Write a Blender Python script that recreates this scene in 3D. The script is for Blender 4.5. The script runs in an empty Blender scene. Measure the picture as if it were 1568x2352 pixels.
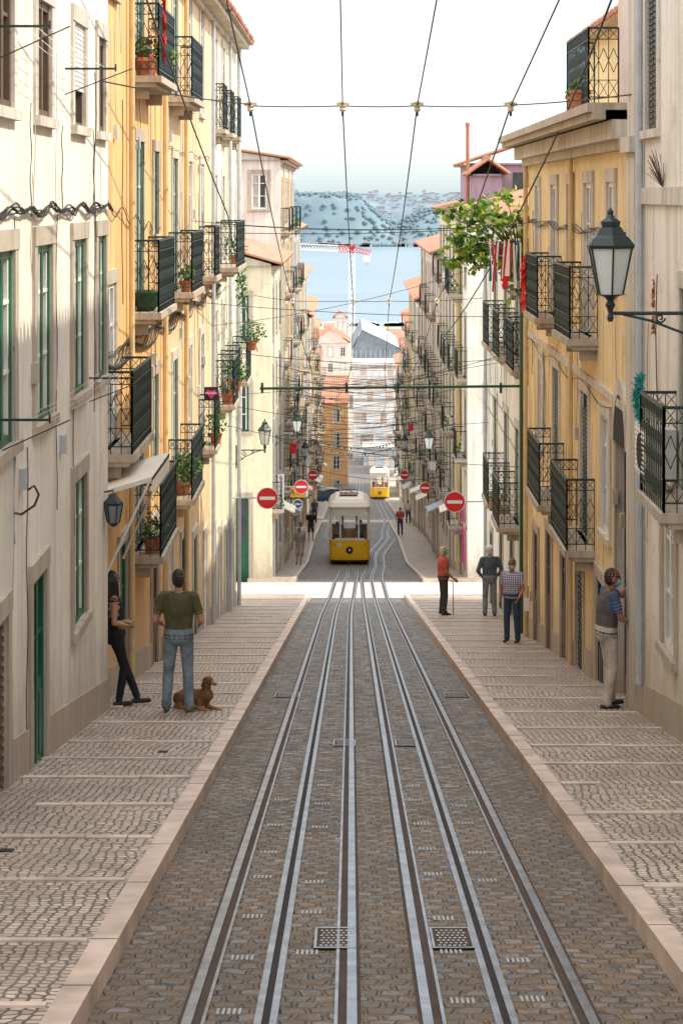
import bpy, math, random
from mathutils import Vector, Matrix, kdtree
random.seed(7)
R=random.random
def U(a,b): return a+(b-a)*random.random()
sc=bpy.context.scene
# ---------------------------------------------------------------- terrain profile (metres below the camera)
PROF=[(-60,-7.3),(66,13.32),(75,14.55),(99,18.33),(117,20.2),(218,33.2),(300,42),(350,45),(500,49),(800,53.5),(838,53.9)]
def G(d):
    for (a,ha),(b,hb) in zip(PROF,PROF[1:]):
        if d<=b: return -(ha+(hb-ha)*(d-a)/(b-a))
    return -53.9
def S(d): return G(d)+.13
# ---------------------------------------------------------------- materials
def nt(name):
    m=bpy.data.materials.new(name); m.use_nodes=True
    t=m.node_tree; return m,t,t.nodes['Principled BSDF']
def ramp(t,fac,stops):
    r=t.nodes.new('ShaderNodeValToRGB'); e=r.color_ramp.elements
    while len(e)<len(stops): e.new(.5)
    for i,(p,c) in enumerate(stops):
        e[i].position=p; e[i].color=(c[0],c[1],c[2],1)
    t.links.new(fac,r.inputs[0]); return r.outputs[0]
def coords(t,scale=(1,1,1)):
    tc=t.nodes.new('ShaderNodeTexCoord'); mp=t.nodes.new('ShaderNodeMapping')
    mp.inputs['Scale'].default_value=scale
    t.links.new(tc.outputs['Object'],mp.inputs[0]); return mp.outputs[0]
def noise(t,co,scale,detail=4,rough=.6):
    n=t.nodes.new('ShaderNodeTexNoise'); n.inputs['Scale'].default_value=scale
    n.inputs['Detail'].default_value=detail; n.inputs['Roughness'].default_value=rough
    t.links.new(co,n.inputs['Vector']); return n.outputs['Fac']
def mixc(t,fac,a,b,mode='MIX'):
    m=t.nodes.new('ShaderNodeMix'); m.data_type='RGBA'; m.blend_type=mode
    for s,v in ((m.inputs[0],fac),(m.inputs[6],a),(m.inputs[7],b)):
        if isinstance(v,(int,float)): s.default_value=v
        elif isinstance(v,tuple): s.default_value=(v[0],v[1],v[2],1)
        else: t.links.new(v,s)
    return m.outputs[2]
def math_(t,op,a,b):
    n=t.nodes.new('ShaderNodeMath'); n.operation=op
    for s,v in zip(n.inputs,(a,b)):
        if isinstance(v,(int,float)): s.default_value=v
        else: t.links.new(v,s)
    return n.outputs[0]
def bump(t,p,hgt,strength=.3,dist=.01):
    b=t.nodes.new('ShaderNodeBump'); b.inputs['Strength'].default_value=strength; b.inputs['Distance'].default_value=dist
    t.links.new(hgt,b.inputs['Height']); t.links.new(b.outputs[0],p.inputs['Normal'])
def plain(name,c,rough=.6,metal=0,var=.15,sc_=3.,spec=None):
    m,t,p=nt(name)
    co=coords(t); n=noise(t,co,sc_)
    a=tuple(x*(1-var) for x in c); b=tuple(min(1,x*(1+var)) for x in c)
    t.links.new(ramp(t,n,[(.3,a),(.7,b)]),p.inputs['Base Color'])
    p.inputs['Roughness'].default_value=rough; p.inputs['Metallic'].default_value=metal
    return m
def stucco(name,c,dirt=.5):
    m,t,p=nt(name)
    co=coords(t); big=noise(t,co,.7,6,.65)
    st=noise(t,coords(t,(3,3,.18)),1.8,6,.65)
    fine=noise(t,co,14,3,.6)
    d=tuple(x*y for x,y in zip(c,(.52,.47,.41)))
    base=ramp(t,big,[(.30,tuple(x*.80 for x in c)),(.6,c)])
    sm=ramp(t,st,[(.46,(0,0,0)),(.70,(dirt,dirt,dirt))])
    b2=mixc(t,sm,base,d)
    pn=noise(t,co,1.7,9,.78)
    patch=ramp(t,pn,[(.58,(0,0,0)),(.60,(min(1,dirt*1.3),)*3)])
    b3=mixc(t,patch,b2,tuple(x*.62+.05 for x in c))
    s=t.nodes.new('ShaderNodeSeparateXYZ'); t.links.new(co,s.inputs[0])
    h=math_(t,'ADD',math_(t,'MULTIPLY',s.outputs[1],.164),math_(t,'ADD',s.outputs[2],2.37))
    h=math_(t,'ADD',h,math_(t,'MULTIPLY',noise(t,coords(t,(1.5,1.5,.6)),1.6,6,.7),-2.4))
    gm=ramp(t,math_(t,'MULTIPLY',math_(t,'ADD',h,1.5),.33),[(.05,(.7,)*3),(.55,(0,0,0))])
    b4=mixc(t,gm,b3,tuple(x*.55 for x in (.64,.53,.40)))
    t.links.new(b4,p.inputs['Base Color']); p.inputs['Roughness'].default_value=.85
    bump(t,p,math_(t,'ADD',fine,math_(t,'MULTIPLY',pn,1.5)),.4,.014); return m
M={}
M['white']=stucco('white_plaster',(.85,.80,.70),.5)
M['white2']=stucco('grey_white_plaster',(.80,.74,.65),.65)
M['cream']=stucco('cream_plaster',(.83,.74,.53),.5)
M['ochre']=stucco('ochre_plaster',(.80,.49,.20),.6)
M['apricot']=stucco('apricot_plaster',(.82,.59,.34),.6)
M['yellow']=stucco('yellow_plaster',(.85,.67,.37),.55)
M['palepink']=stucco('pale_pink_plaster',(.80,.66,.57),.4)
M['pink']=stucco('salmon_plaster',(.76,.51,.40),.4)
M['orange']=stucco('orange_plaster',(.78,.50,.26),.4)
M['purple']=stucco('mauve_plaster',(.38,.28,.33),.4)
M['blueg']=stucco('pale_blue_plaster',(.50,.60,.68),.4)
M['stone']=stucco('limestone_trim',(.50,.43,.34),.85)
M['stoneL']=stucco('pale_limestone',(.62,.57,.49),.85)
M['green']=plain('green_paint',(.012,.10,.05),.4,var=.3)
M['brownw']=plain('brown_wood',(.12,.07,.04),.5)
M['whitep']=plain('white_paint',(.75,.73,.68),.5)
M['iron']=plain('dark_green_iron',(.012,.03,.03),.45)
M['black']=plain('black_cable',(.02,.02,.02),.6)
M['glass']=plain('window_glass',(.045,.055,.06),.08,var=.6,sc_=1.)
M['curtain']=plain('curtain',(.45,.42,.36),.8,sc_=8)
M['dark']=plain('dark_interior',(.02,.018,.016),.9)
M['pipe']=plain('drain_pipe',(.62,.45,.22),.6)
M['pipew']=plain('grey_pipe',(.42,.45,.48),.5)
M['postg']=plain('green_post',(.012,.07,.035),.45)
M['terra']=plain('terracotta_pot',(.42,.15,.07),.8)
M['steel']=plain('rail_steel',(.25,.26,.28),.34,1.0,.4,5)
M['plate']=plain('drain_plate',(.32,.32,.31),.5,.2,.25,9)
M['groove']=plain('groove_black',(.018,.013,.010),.9)  # flat near-black fill for the cable slots and utility covers
M['soil']=plain('rusty_groove',(.05,.028,.017),.85,var=.4)
M['red']=plain('red_paint',(.60,.02,.03),.4,var=.05)
M['redcloth']=plain('red_cloth',(.55,.02,.03),.8)
M['signw']=plain('sign_white',(.8,.8,.8),.4,var=.03)
M['pinkg']=plain('pink_graffiti',(.55,.03,.22),.6)
M['teal']=plain('teal_tinsel',(.01,.30,.28),.5)
M['blue']=plain('blue_paint',(.03,.10,.22),.3)
M['greyc']=plain('dark_grey_car_paint',(.05,.055,.06),.3)
M['yel']=plain('yellow_sign',(.85,.45,.02),.4,var=.04)
M['insul']=plain('cream_insulator',(.60,.55,.40),.35)
M['lampg']=plain('lamp_glass',(.62,.66,.66),.15,var=.05)
M['awn']=plain('awning_canvas',(.80,.76,.64),.8,var=.08)
M['ac']=plain('ac_housing',(.62,.61,.57),.5)
M['concr']=plain('concrete',(.42,.40,.36),.8,var=.2)
M['slate']=plain('grey_metal_roof',(.20,.23,.26),.6,var=.2,sc_=.5)
M['net']=plain('white_scaffold_netting',(.72,.71,.69),.8,var=.08,sc_=.6)
def tile(name):
    m,t,p=nt(name); co=coords(t)
    n=noise(t,co,1.5,6,.7); n2=noise(t,coords(t,(3,3,3)),1.4,3)
    c=ramp(t,n,[(.25,(.28,.13,.09)),(.5,(.52,.24,.15)),(.75,(.62,.40,.30))])
    c=mixc(t,n2,c,(.34,.19,.13)); t.links.new(c,p.inputs['Base Color']); p.inputs['Roughness'].default_value=.85
    bump(t,p,n,.4,.03); return m
M['tile']=tile('clay_roof_tiles')
def foliage(name,a,b):
    m,t,p=nt(name); co=coords(t); n=noise(t,co,6,4)
    t.links.new(ramp(t,n,[(.35,a),(.65,b)]),p.inputs['Base Color']); p.inputs['Roughness'].default_value=.5
    tl=t.nodes.new('ShaderNodeBsdfTranslucent'); tl.inputs[0].default_value=(b[0]*1.3,b[1]*1.3,b[2],1); mx=t.nodes.new('ShaderNodeMixShader'); mx.inputs[0].default_value=.35
    t.links.new(p.outputs[0],mx.inputs[1]); t.links.new(tl.outputs[0],mx.inputs[2]); t.links.new(mx.outputs[0],t.nodes['Material Output'].inputs[0])
    return m
M['leaf']=foliage('leaf_green',(.05,.13,.02),(.12,.25,.04))
M['leafy']=foliage('leaf_yellow_green',(.18,.29,.035),(.38,.45,.07))
M['leafd']=foliage('leaf_dark',(.012,.05,.015),(.03,.11,.03))
M['wood']=plain('bark',(.10,.07,.045),.9)

def calcada():
    m,t,p=nt('limestone_mosaic_paving')
    co=coords(t,(1,.92,0))
    wob=t.nodes.new('ShaderNodeTexNoise'); wob.inputs['Scale'].default_value=1.3; wob.inputs['Detail'].default_value=4
    t.links.new(co,wob.inputs['Vector'])
    va=t.nodes.new('ShaderNodeVectorMath'); va.operation='MULTIPLY_ADD'
    va.inputs[1].default_value=(.18,.18,0); t.links.new(wob.outputs['Color'],va.inputs[0]); t.links.new(co,va.inputs[2])
    def vor(f):
        v=t.nodes.new('ShaderNodeTexVoronoi'); v.voronoi_dimensions='2D'; v.feature=f; v.inputs['Scale'].default_value=14; v.inputs['Randomness'].default_value=.42
        t.links.new(va.outputs[0],v.inputs['Vector']); return v
    v=vor('DISTANCE_TO_EDGE'); v2=vor('F1')
    bw=t.nodes.new('ShaderNodeSeparateColor'); t.links.new(v2.outputs['Color'],bw.inputs[0])
    stone=ramp(t,bw.outputs[0],[(0,(.32,.25,.19)),(.3,(.52,.43,.34)),(.7,(.60,.50,.40)),(1,(.70,.62,.51))])
    big=noise(t,co,.45,8,.75); stone=mixc(t,ramp(t,big,[(.40,(.6,)*3),(.58,(0,0,0))]),stone,(.33,.265,.225))
    stone=mixc(t,ramp(t,noise(t,coords(t,(1,1,0)),5,5,.7),[(.5,(0,0,0)),(.68,(.5,)*3)]),stone,(.27,.21,.165))
    joint=ramp(t,v.outputs['Distance'],[(.05,(0,0,0)),(.17,(1,1,1))])
    jm=math_(t,'MULTIPLY',math_(t,'SUBTRACT',1.0,joint),ramp(t,noise(t,co,1.1,4),[(.3,(.6,)*3),(.6,(1,)*3)]))
    c=mixc(t,jm,stone,(.10,.065,.045)); t.links.new(c,p.inputs['Base Color'])
    rr=ramp(t,big,[(.35,(.30,)*3),(.65,(.60,)*3)]); t.links.new(rr,p.inputs['Roughness'])
    bump(t,p,math_(t,'ADD',joint,math_(t,'MULTIPLY',bw.outputs[1],.5)),.8,.014); return m
M['calc']=calcada()
def setts():
    m,t,p=nt('granite_setts')
    co=coords(t,(1,1,0))
    wob=t.nodes.new('ShaderNodeTexNoise'); wob.inputs['Scale'].default_value=4.5; wob.inputs['Detail'].default_value=3
    t.links.new(co,wob.inputs['Vector'])
    va=t.nodes.new('ShaderNodeVectorMath'); va.operation='MULTIPLY_ADD'; va.inputs[1].default_value=(.13,.17,0)
    t.links.new(wob.outputs['Color'],va.inputs[0]); t.links.new(co,va.inputs[2])
    b=t.nodes.new('ShaderNodeTexBrick'); b.inputs['Scale'].default_value=1
    b.inputs['Brick Width'].default_value=.15; b.inputs['Row Height'].default_value=.13; b.inputs['Mortar Size'].default_value=.022; b.inputs['Mortar Smooth'].default_value=.6
    b.inputs['Color1'].default_value=(.05,.055,.065,1); b.inputs['Color2'].default_value=(.27,.265,.265,1); b.inputs['Mortar'].default_value=(.05,.032,.02,1)
    t.links.new(va.outputs[0],b.inputs['Vector'])
    dirt=noise(t,co,5.2,8,.78)
    msk=ramp(t,dirt,[(.43,(0,0,0)),(.52,(.9,.9,.9))])
    sx=t.nodes.new('ShaderNodeSeparateXYZ'); t.links.new(co,sx.inputs[0])
    mr=t.nodes.new('ShaderNodeMapRange'); mr.inputs[1].default_value=12; mr.inputs[2].default_value=32; mr.inputs[3].default_value=1; mr.inputs[4].default_value=.3
    t.links.new(sx.outputs[1],mr.inputs[0])
    mm=mixc(t,1.0,msk,mr.outputs[0],'MULTIPLY')
    c=mixc(t,mm,b.outputs['Color'],(.22,.15,.088))
    big=noise(t,co,.5,5,.7); c=mixc(t,ramp(t,big,[(.4,(.5,)*3),(.6,(0,0,0))]),c,(.055,.05,.046))
    t.links.new(c,p.inputs['Base Color'])
    rr=ramp(t,dirt,[(.40,(.20,)*3),(.56,(.75,)*3)]); t.links.new(rr,p.inputs['Roughness'])
    inv=math_(t,'SUBTRACT',1,b.outputs['Fac'])
    bump(t,p,math_(t,'ADD',inv,dirt),1.0,.026); return m
M['setts']=setts()
M['kerb']=plain('kerb_stone',(.54,.42,.34),.5,var=.3,sc_=2.5)
M['strip']=plain('step_stone',(.55,.45,.37),.5,var=.28,sc_=3)
M['pave']=plain('pale_street_paving',(.46,.44,.40),.7,var=.15,sc_=2)
M['land']=plain('dry_ground',(.30,.27,.22),.9,var=.3,sc_=.1)

# ---------------------------------------------------------------- mesh builder
class MB:
    def __init__(s): s.v=[];s.f=[];s.m=[];s.mats=[];s.sm=False
    def mi(s,m):
        if isinstance(m,str): m=M[m]
        if m not in s.mats: s.mats.append(m)
        return s.mats.index(m)
    def poly(s,pts,m):
        i=len(s.v); s.v+= [tuple(p) for p in pts]; s.f.append(tuple(range(i,i+len(pts)))); s.m.append(s.mi(m))
    def hexa(s,c,m):
        i=len(s.v); s.v+=[tuple(p) for p in c]; k=s.mi(m)
        for q in ((0,1,2,3),(7,6,5,4),(0,4,5,1),(1,5,6,2),(2,6,7,3),(3,7,4,0)):
            s.f.append(tuple(i+a for a in q)); s.m.append(k)
    def box(s,x0,x1,y0,y1,z0,z1,m):
        s.hexa([(x0,y0,z0),(x1,y0,z0),(x1,y1,z0),(x0,y1,z0),(x0,y0,z1),(x1,y0,z1),(x1,y1,z1),(x0,y1,z1)],m)
    def fbox(s,P,u0,u1,z0,z1,o0,o1,m):
        s.hexa([P(u0,z0,o0),P(u1,z0,o0),P(u1,z0,o1),P(u0,z0,o1),P(u0,z1,o0),P(u1,z1,o0),P(u1,z1,o1),P(u0,z1,o1)],m)
    def tube(s,pts,r,m,n=5,r1=None,cap=True):
        pts=[Vector(p) for p in pts]; k=s.mi(m); N=len(pts); base=len(s.v)
        for i,p in enumerate(pts):
            t=(pts[min(i+1,N-1)]-pts[max(i-1,0)])
            if t.length<1e-9: t=Vector((0,0,1))
            t.normalize(); a=Vector((0,0,1)) if abs(t.z)<.9 else Vector((0,1,0))
            u=t.cross(a).normalized(); w=t.cross(u)
            rr=r if r1 is None else r+(r1-r)*i/max(1,N-1)
            for j in range(n):
                an=2*math.pi*(j+.5)/n; s.v.append(tuple(p+u*math.cos(an)*rr+w*math.sin(an)*rr))
        for i in range(N-1):
            for j in range(n):
                a=base+i*n+j; b=base+i*n+(j+1)%n; s.f.append((a,b,b+n,a+n)); s.m.append(k)
        if cap:
            s.f.append(tuple(base+j for j in range(n))); s.m.append(k)
            s.f.append(tuple(base+(N-1)*n+j for j in reversed(range(n)))); s.m.append(k)
    def lathe(s,c,prof,m,n=12,axis='z',rot=0):
        c=Vector(c); base=len(s.v); k=s.mi(m)
        for r,h in prof:
            for j in range(n):
                an=2*math.pi*j/n+rot
                if axis=='z': p=c+Vector((r*math.cos(an),r*math.sin(an),h))
                elif axis=='y': p=c+Vector((r*math.cos(an),h,r*math.sin(an)))
                else: p=c+Vector((h,r*math.cos(an),r*math.sin(an)))
                s.v.append(tuple(p))
        for i in range(len(prof)-1):
            for j in range(n):
                a=base+i*n+j;b=base+i*n+(j+1)%n; s.f.append((a,b,b+n,a+n)); s.m.append(k)
        s.f.append(tuple(base+j for j in range(n))); s.m.append(k)
        s.f.append(tuple(base+(len(prof)-1)*n+j for j in range(n))); s.m.append(k)
    def leaves(s,c,rad,n,size,mats):
        c=Vector(c)
        for i in range(n):
            while True:
                q=Vector((U(-1,1),U(-1,1),U(-1,1)))
                if q.length<1: break
            p=c+Vector((q.x*rad[0],q.y*rad[1],q.z*rad[2]))
            a=Vector((U(-1,1),U(-1,1),U(-.9,.5))).normalized(); b=a.cross(Vector((U(-1,1),U(-1,1),U(-1,1)))).normalized()
            L=size*U(.6,1.3); w=L*.32
            s.poly([p,p+a*L*.5+b*w,p+a*L,p+a*L*.5-b*w],random.choice(mats))
    def obj(s,name,parent=None,smooth=False):
        if not s.f: return None
        me=bpy.data.meshes.new(name); me.from_pydata(s.v,[],s.f)
        for m in s.mats: me.materials.append(m)
        me.polygons.foreach_set('material_index',s.m)
        if smooth: me.polygons.foreach_set('use_smooth',[True]*len(s.f))
        me.update(); o=bpy.data.objects.new(name,me); sc.collection.objects.link(o)
        if parent: o.parent=parent
        return o
def empty(name,loc=(0,0,0)):
    e=bpy.data.objects.new(name,None); sc.collection.objects.link(e); e.location=loc; e.empty_display_size=.3; return e
def text(name,s,loc,size,m,parent=None,rot=(math.pi/2,0,0)):
    cu=bpy.data.curves.new(name,'FONT'); cu.body=s; cu.size=size; cu.align_x='CENTER'; cu.align_y='CENTER'; cu.extrude=.002
    cu.materials.append(M[m]); o=bpy.data.objects.new(name,cu); o.location=loc; o.rotation_euler=rot; sc.collection.objects.link(o)
    if parent: o.parent=parent
    return o

# ---------------------------------------------------------------- facades
def PL(X): return lambda u,z,o:(X+o,u,z)
def PR(X): return lambda u,z,o:(X-o,u,z)
def PF(D): return lambda u,z,o:(u,D-o,z)
REV=.085
def wall(b,P,u0,u1,z0,z1,ops,m,rev=REV):
    us=sorted({u0,u1}|{x for o in ops for x in o[:2] if u0<x<u1}); zs=sorted({z0,z1}|{x for o in ops for x in o[2:4] if z0<x<z1})
    for i in range(len(us)-1):
        for j in range(len(zs)-1):
            cu=(us[i]+us[i+1])/2; cz=(zs[j]+zs[j+1])/2
            if any(o[0]<cu<o[1] and o[2]<cz<o[3] for o in ops): continue
            b.poly([P(us[i],zs[j],0),P(us[i+1],zs[j],0),P(us[i+1],zs[j+1],0),P(us[i],zs[j+1],0)],m)
    for o in ops:
        a,c,e,f=o[:4]; rv=.55 if o[4]=='dark' else rev
        b.poly([P(a,e,0),P(a,f,0),P(a,f,-rv),P(a,e,-rv)],'stoneL'); b.poly([P(c,e,0),P(c,f,0),P(c,f,-rv),P(c,e,-rv)],'stoneL')
        b.poly([P(a,f,0),P(c,f,0),P(c,f,-rv),P(a,f,-rv)],'stoneL'); b.poly([P(a,e,0),P(c,e,0),P(c,e,-rv),P(a,e,-rv)],'stoneL')
def window(b,P,o,trim,rev=REV,sw=.17):
    a,c,e,f,kind,fr=o[:6]
    if trim:
        b.fbox(P,a-sw,a,e,f,0,.03,trim); b.fbox(P,c,c+sw,e,f,0,.03,trim); b.fbox(P,a-sw,c+sw,f,f+sw*1.1,0,.04,trim)
        if kind not in('door','gate','dark'): b.fbox(P,a-sw,c+sw,e-.10,e,0,.075,trim)
    g=-rev+.02
    if kind=='blind':
        b.fbox(P,a,c,e+(f-e)*.35,f,g+.03,g+.06,'whitep'); b.poly([P(a,e,g),P(c,e,g),P(c,f,g),P(a,f,g)],'glass')
        k=7
        for i in range(k*2): z=e+(f-e)*(.35+.65*i/(k*2)); b.fbox(P,a,c,z,z+.012,g+.06,g+.068,'whitep')
        b.fbox(P,a,c,e,e+.05,g,g+.05,fr); b.fbox(P,a,a+.05,e+.05,e+(f-e)*.35,g,g+.05,fr); b.fbox(P,c-.05,c,e+.05,e+(f-e)*.35,g,g+.05,fr)
    elif kind in('shut',):
        b.fbox(P,a,c,e,f,g,g+.04,fr); mid=(a+c)/2
        z=e+.08
        while z<f-.08:
            b.fbox(P,a+.06,mid-.04,z,z+.03,g+.04,g+.06,fr); b.fbox(P,mid+.04,c-.06,z,z+.03,g+.04,g+.06,fr); z+=.07
    elif kind in('gate',):
        b.fbox(P,a,c,e,f,g,g+.03,fr)
        z=e
        while z<f: b.fbox(P,a,c,z,z+.04,g+.03,g+.05,fr); z+=.09
    elif kind=='dark':
        b.poly([P(a,e,-.54),P(c,e,-.54),P(c,f,-.54),P(a,f,-.54)],'dark')
        b.fbox(P,a,a+.05,e,f,-.5,-.1,fr); b.fbox(P,c-.05,c,e,f,-.5,-.1,fr)
    else:
        b.poly([P(a,e,g),P(c,e,g),P(c,f,g),P(a,f,g)],'glass')
        w=.075; mid=(a+c)/2
        for p,q in((a,a+w),(c-w,c),(mid-w*.6,mid+w*.6)): b.fbox(P,p,q,e,f,g+.005,g+.06,fr)
        for z in (e,f-w): b.fbox(P,a+w,c-w,z,z+w,g+.007,g+.057,fr)
        inn='whitep' if fr=='green' and kind!='door' else fr
        if inn!=fr:
            for p,q in((a+w,a+w+.05),(c-w-.05,c-w),(mid-w*.6-.05,mid-w*.6),(mid+w*.6,mid+w*.6+.05)): b.fbox(P,p,q,e+w,f-w,g+.003,g+.04,inn)
        zz=[e+(f-e)*.72]+([e+(f-e)*.36] if kind!='win1' else [])
        for z in zz:
            b.fbox(P,a+w,mid-w*.6,z,z+.035,g+.007,g+.045,inn); b.fbox(P,mid+w*.6,c-w,z,z+.035,g+.007,g+.045,inn)
        if kind=='door':
            zt=e+(f-e)*.52
            b.fbox(P,a+w,mid-w,e+.05,zt,g+.008,g+.045,fr); b.fbox(P,mid+w,c-w,e+.05,zt,g+.008,g+.045,fr)
            for pa,pb in((a+w+.06,mid-w-.06),(mid+w+.06,c-w-.06)):
                if pb>pa: b.fbox(P,pa,pb,zt-.75,zt-.12,g+.045,g+.06,fr)
        elif R()<.6:
            b.poly([P(a+w,e+w,g+.002),P(mid-.04,e+w,g+.002),P(mid-.08,f-w,g+.002),P(a+w,f-w,g+.002)],'curtain')
def balcony(b,P,u0,u1,zf,dep=.42,hr=1.08,fancy=True,mat='iron',slab='stone'):
    b.fbox(P,u0-.04,u1+.04,zf-.10,zf,.0,dep+.05,slab); b.fbox(P,u0,u1,zf-.17,zf-.10,.0,dep-.04,slab)
    for u in(u0+.15,u1-.3): b.fbox(P,u,u+.12,zf-.34,zf-.17,.0,dep*.6,slab)
    r=.008
    def bar(p,q,rr=r): b.tube([P(*p),P(*q)],rr,mat,4,cap=False)
    path=[(u0,0),(u0,dep),(u1,dep),(u1,0)]
    for k in range(3):
        (ua,oa),(ub,ob)=path[k],path[k+1]
        L=math.hypot(ub-ua,ob-oa); n=max(3,int(L/(.12 if fancy else .2)))
        for z,rr in((zf+hr,.022),(zf+hr-.16,.010),(zf+.10,.012),(zf+.34,.008)) if fancy else ((zf+hr,.022),(zf+.08,.014)):
            bar((ua,z,oa),(ub,z,ob),rr)
        for i in range(n+1):
            t=i/n; uu=ua+(ub-ua)*t; oo=oa+(ob-oa)*t
            bar((uu,zf,oo),(uu,zf+hr,oo),.016 if i in(0,n) else r)
            if fancy and i<n:
                t2=(i+1)/n; u2=ua+(ub-ua)*t2; o2=oa+(ob-oa)*t2; um=(uu+u2)/2; om=(oo+o2)/2
                for za,zb in((zf+.10,zf+.34),(zf+hr-.16,zf+hr)):
                    bar((uu,za,oo),(u2,zb,o2),.006); bar((uu,zb,oo),(u2,za,o2),.006)
                bar((um,zf+.45,om),(uu,zf+.62,oo),.007); bar((um,zf+.45,om),(u2,zf+.62,o2),.007)
                bar((um,zf+.79,om),(uu,zf+.62,oo),.007); bar((um,zf+.79,om),(u2,zf+.62,o2),.007)
def clutter(b,P,d0,d1,zt,n,hor=True):
    """cables, junction boxes, conduits and vents on a near facade"""
    for i in range(n):
        u=U(d0+.3,d1-.3); z0=U(zt-5,zt-.4); L=U(1,4.5); r=U(.005,.009)
        b.tube([P(u+.03*math.sin(k*1.1+u),z0-L*k/8,.02+.01*math.sin(k)) for k in range(9)],r,random.choice(['black','pipew','stone','stone']),4,cap=False)
        if R()<.5: b.fbox(P,u-.06,u+.08,z0-L-.2,z0-L,.0,.06,random.choice(['pipew','ac','stone']))
    for i in range(max(1,n//6) if hor else 0):
        z=U(zt-8,zt-.8); ph=U(0,6)
        if z<G(d0)+2.6: continue
        N=int((d1-d0)/.3)
        b.tube([P(d0+(d1-d0)*k/N,z-.08*abs(math.sin(k*.21+ph))+.015*math.sin(k*1.7),.035) for k in range(N+1)],U(.006,.010),'black',4,cap=False)
def roof(b,P,u0,u1,z,rise,ov=.4,dep=9,end=.15,step=.21):
    mid=-dep/2
    A=lambda u,o,dz=0: P(u,z+rise*(1-abs(o-mid)/(ov-mid))+dz,o)
    u0-=end;u1+=end
    b.poly([A(u0,ov),A(u1,ov),A(u1,mid),A(u0,mid)],'tile'); b.poly([A(u0,-dep-ov),A(u1,-dep-ov),A(u1,mid),A(u0,mid)],'tile')
    b.poly([A(u0,ov,-.07),A(u1,ov,-.07),A(u1,-dep-ov,-.07),A(u0,-dep-ov,-.07)],'stone')
    b.poly([A(u0,ov,-.07),A(u1,ov,-.07),A(u1,ov),A(u0,ov)],'tile')
    u=u0
    while u<=u1:
        j=U(-.03,.03)
        b.tube([A(u,ov+.04+j,.03),A(u,(ov+mid)/2,.03+j),A(u,mid,.03)],.062,'tile',6); b.tube([A(u,-dep-ov,.03),A(u,mid,.03)],.062,'tile',5,cap=False)
        u+=step
    b.tube([A(u0-.03,mid,.06),A(u1+.03,mid,.06)],.11,'tile',6)
def building(name,side,X,d0,d1,zt,wm,ops,trim='stone',bals=(),dep=9,rise=1.7,ov=.4,opsF=None,rooft=True,plinth=True,cornice=True,fancy=True,bot=None):
    P=PL(X) if side=='L' else PR(X); e=empty(name); z0=(G(d1)-2.5) if bot is None else bot
    w=MB(); wall(w,P,d0,d1,z0,zt,ops,wm)
    for D,first in((d0,True),(d1,False)):
        if first and opsF:
            sg=1 if side=='R' else -1; xa,xb=sorted((X,X+sg*dep))
            wall(w,PF(D),xa,xb,z0,zt,opsF,wm)
        else: w.poly([P(D,z0,0),P(D,z0,-dep),P(D,zt,-dep),P(D,zt,0)],wm)
        if rooft: w.poly([P(D,zt,0),P(D,zt,-dep),P(D,zt+rise*.9,-dep/2)],wm)
    w.poly([P(d0,z0,-dep),P(d1,z0,-dep),P(d1,zt,-dep),P(d0,zt,-dep)],wm)
    if not rooft: w.poly([P(d0,zt,0),P(d1,zt,0),P(d1,zt,-dep),P(d0,zt,-dep)],wm)
    w.obj('walls',e)
    n=MB()
    for o in ops: window(n,P,o,trim if len(o)<7 else o[6])
    if opsF:
        for o in opsF: window(n,PF(d0),o,trim)
    n.obj('windows_and_doors',e)
    t=MB()
    if cornice:
        t.fbox(P,d0,d1,zt-.32,zt-.2,0,.10,trim or 'stone'); t.fbox(P,d0,d1,zt-.2,zt-.075,0,ov-.12,trim or 'stone')
    if plinth:
        gaps=sorted((o[0]-.18,o[1]+.18) for o in ops if o[2]<S((o[0]+o[1])/2)+.3)
        u=d0
        for a,c in gaps+[(d1,d1)]:
            if a-u>.1:
                h0,h1=S(u)+.4,S(a)+.4
                t.hexa([P(u,z0,0),P(a,z0,0),P(a,z0,.022),P(u,z0,.022),P(u,h0,0),P(a,h1,0),P(a,h1,.022),P(u,h0,.022)],'stone')
            u=max(u,c)
    t.obj('stone_trim',e)
    if rooft:
        r=MB(); roof(r,P,d0,d1,zt,rise,ov,dep); r.obj('roof',e)
    bb=MB()
    for q in bals: balcony(bb,P,*q,fancy=fancy)
    bb.obj('balconies',e)
    return e,P
def grid_ops(d0,d1,zt,bot_d,kind='win',fr='whitep',dz=3.1,sp=2.6,w=.95,h=1.9,first=1.0,bal=.4):
    ops=[];bals=[]; n=max(1,int((d1-d0-.6)/sp)); st=(d1-d0)/n; z=zt-first-h
    while z>G(d0)+.9-3.5:
        for i in range(n):
            c=d0+st*(i+.5); g=S(c)
            if z<g-1.6: continue
            if z<g+.9:
                zz=g-.3
                ops.append((c-w/2,c+w/2,zz,min(g+2.2,z+h+.4) if z+h+.4>g+1.7 else g+1.9,random.choice(['door','door','gate']),random.choice(['green','brownw','whitep',fr]))) ; continue
            if R()<bal and z>g+2.2:
                ops.append((c-w/2,c+w/2,z-.45,z+h,random.choice(['win','shut','win']),random.choice([fr,fr,'green']))); bals.append((c-w/2-.35,c+w/2+.35,z-.45,U(.35,.6)))
            else: ops.append((c-w/2,c+w/2,z,z+h,random.choice(['win','win','blind','shut']),fr))
        z-=dz
    return ops,bals

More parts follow.
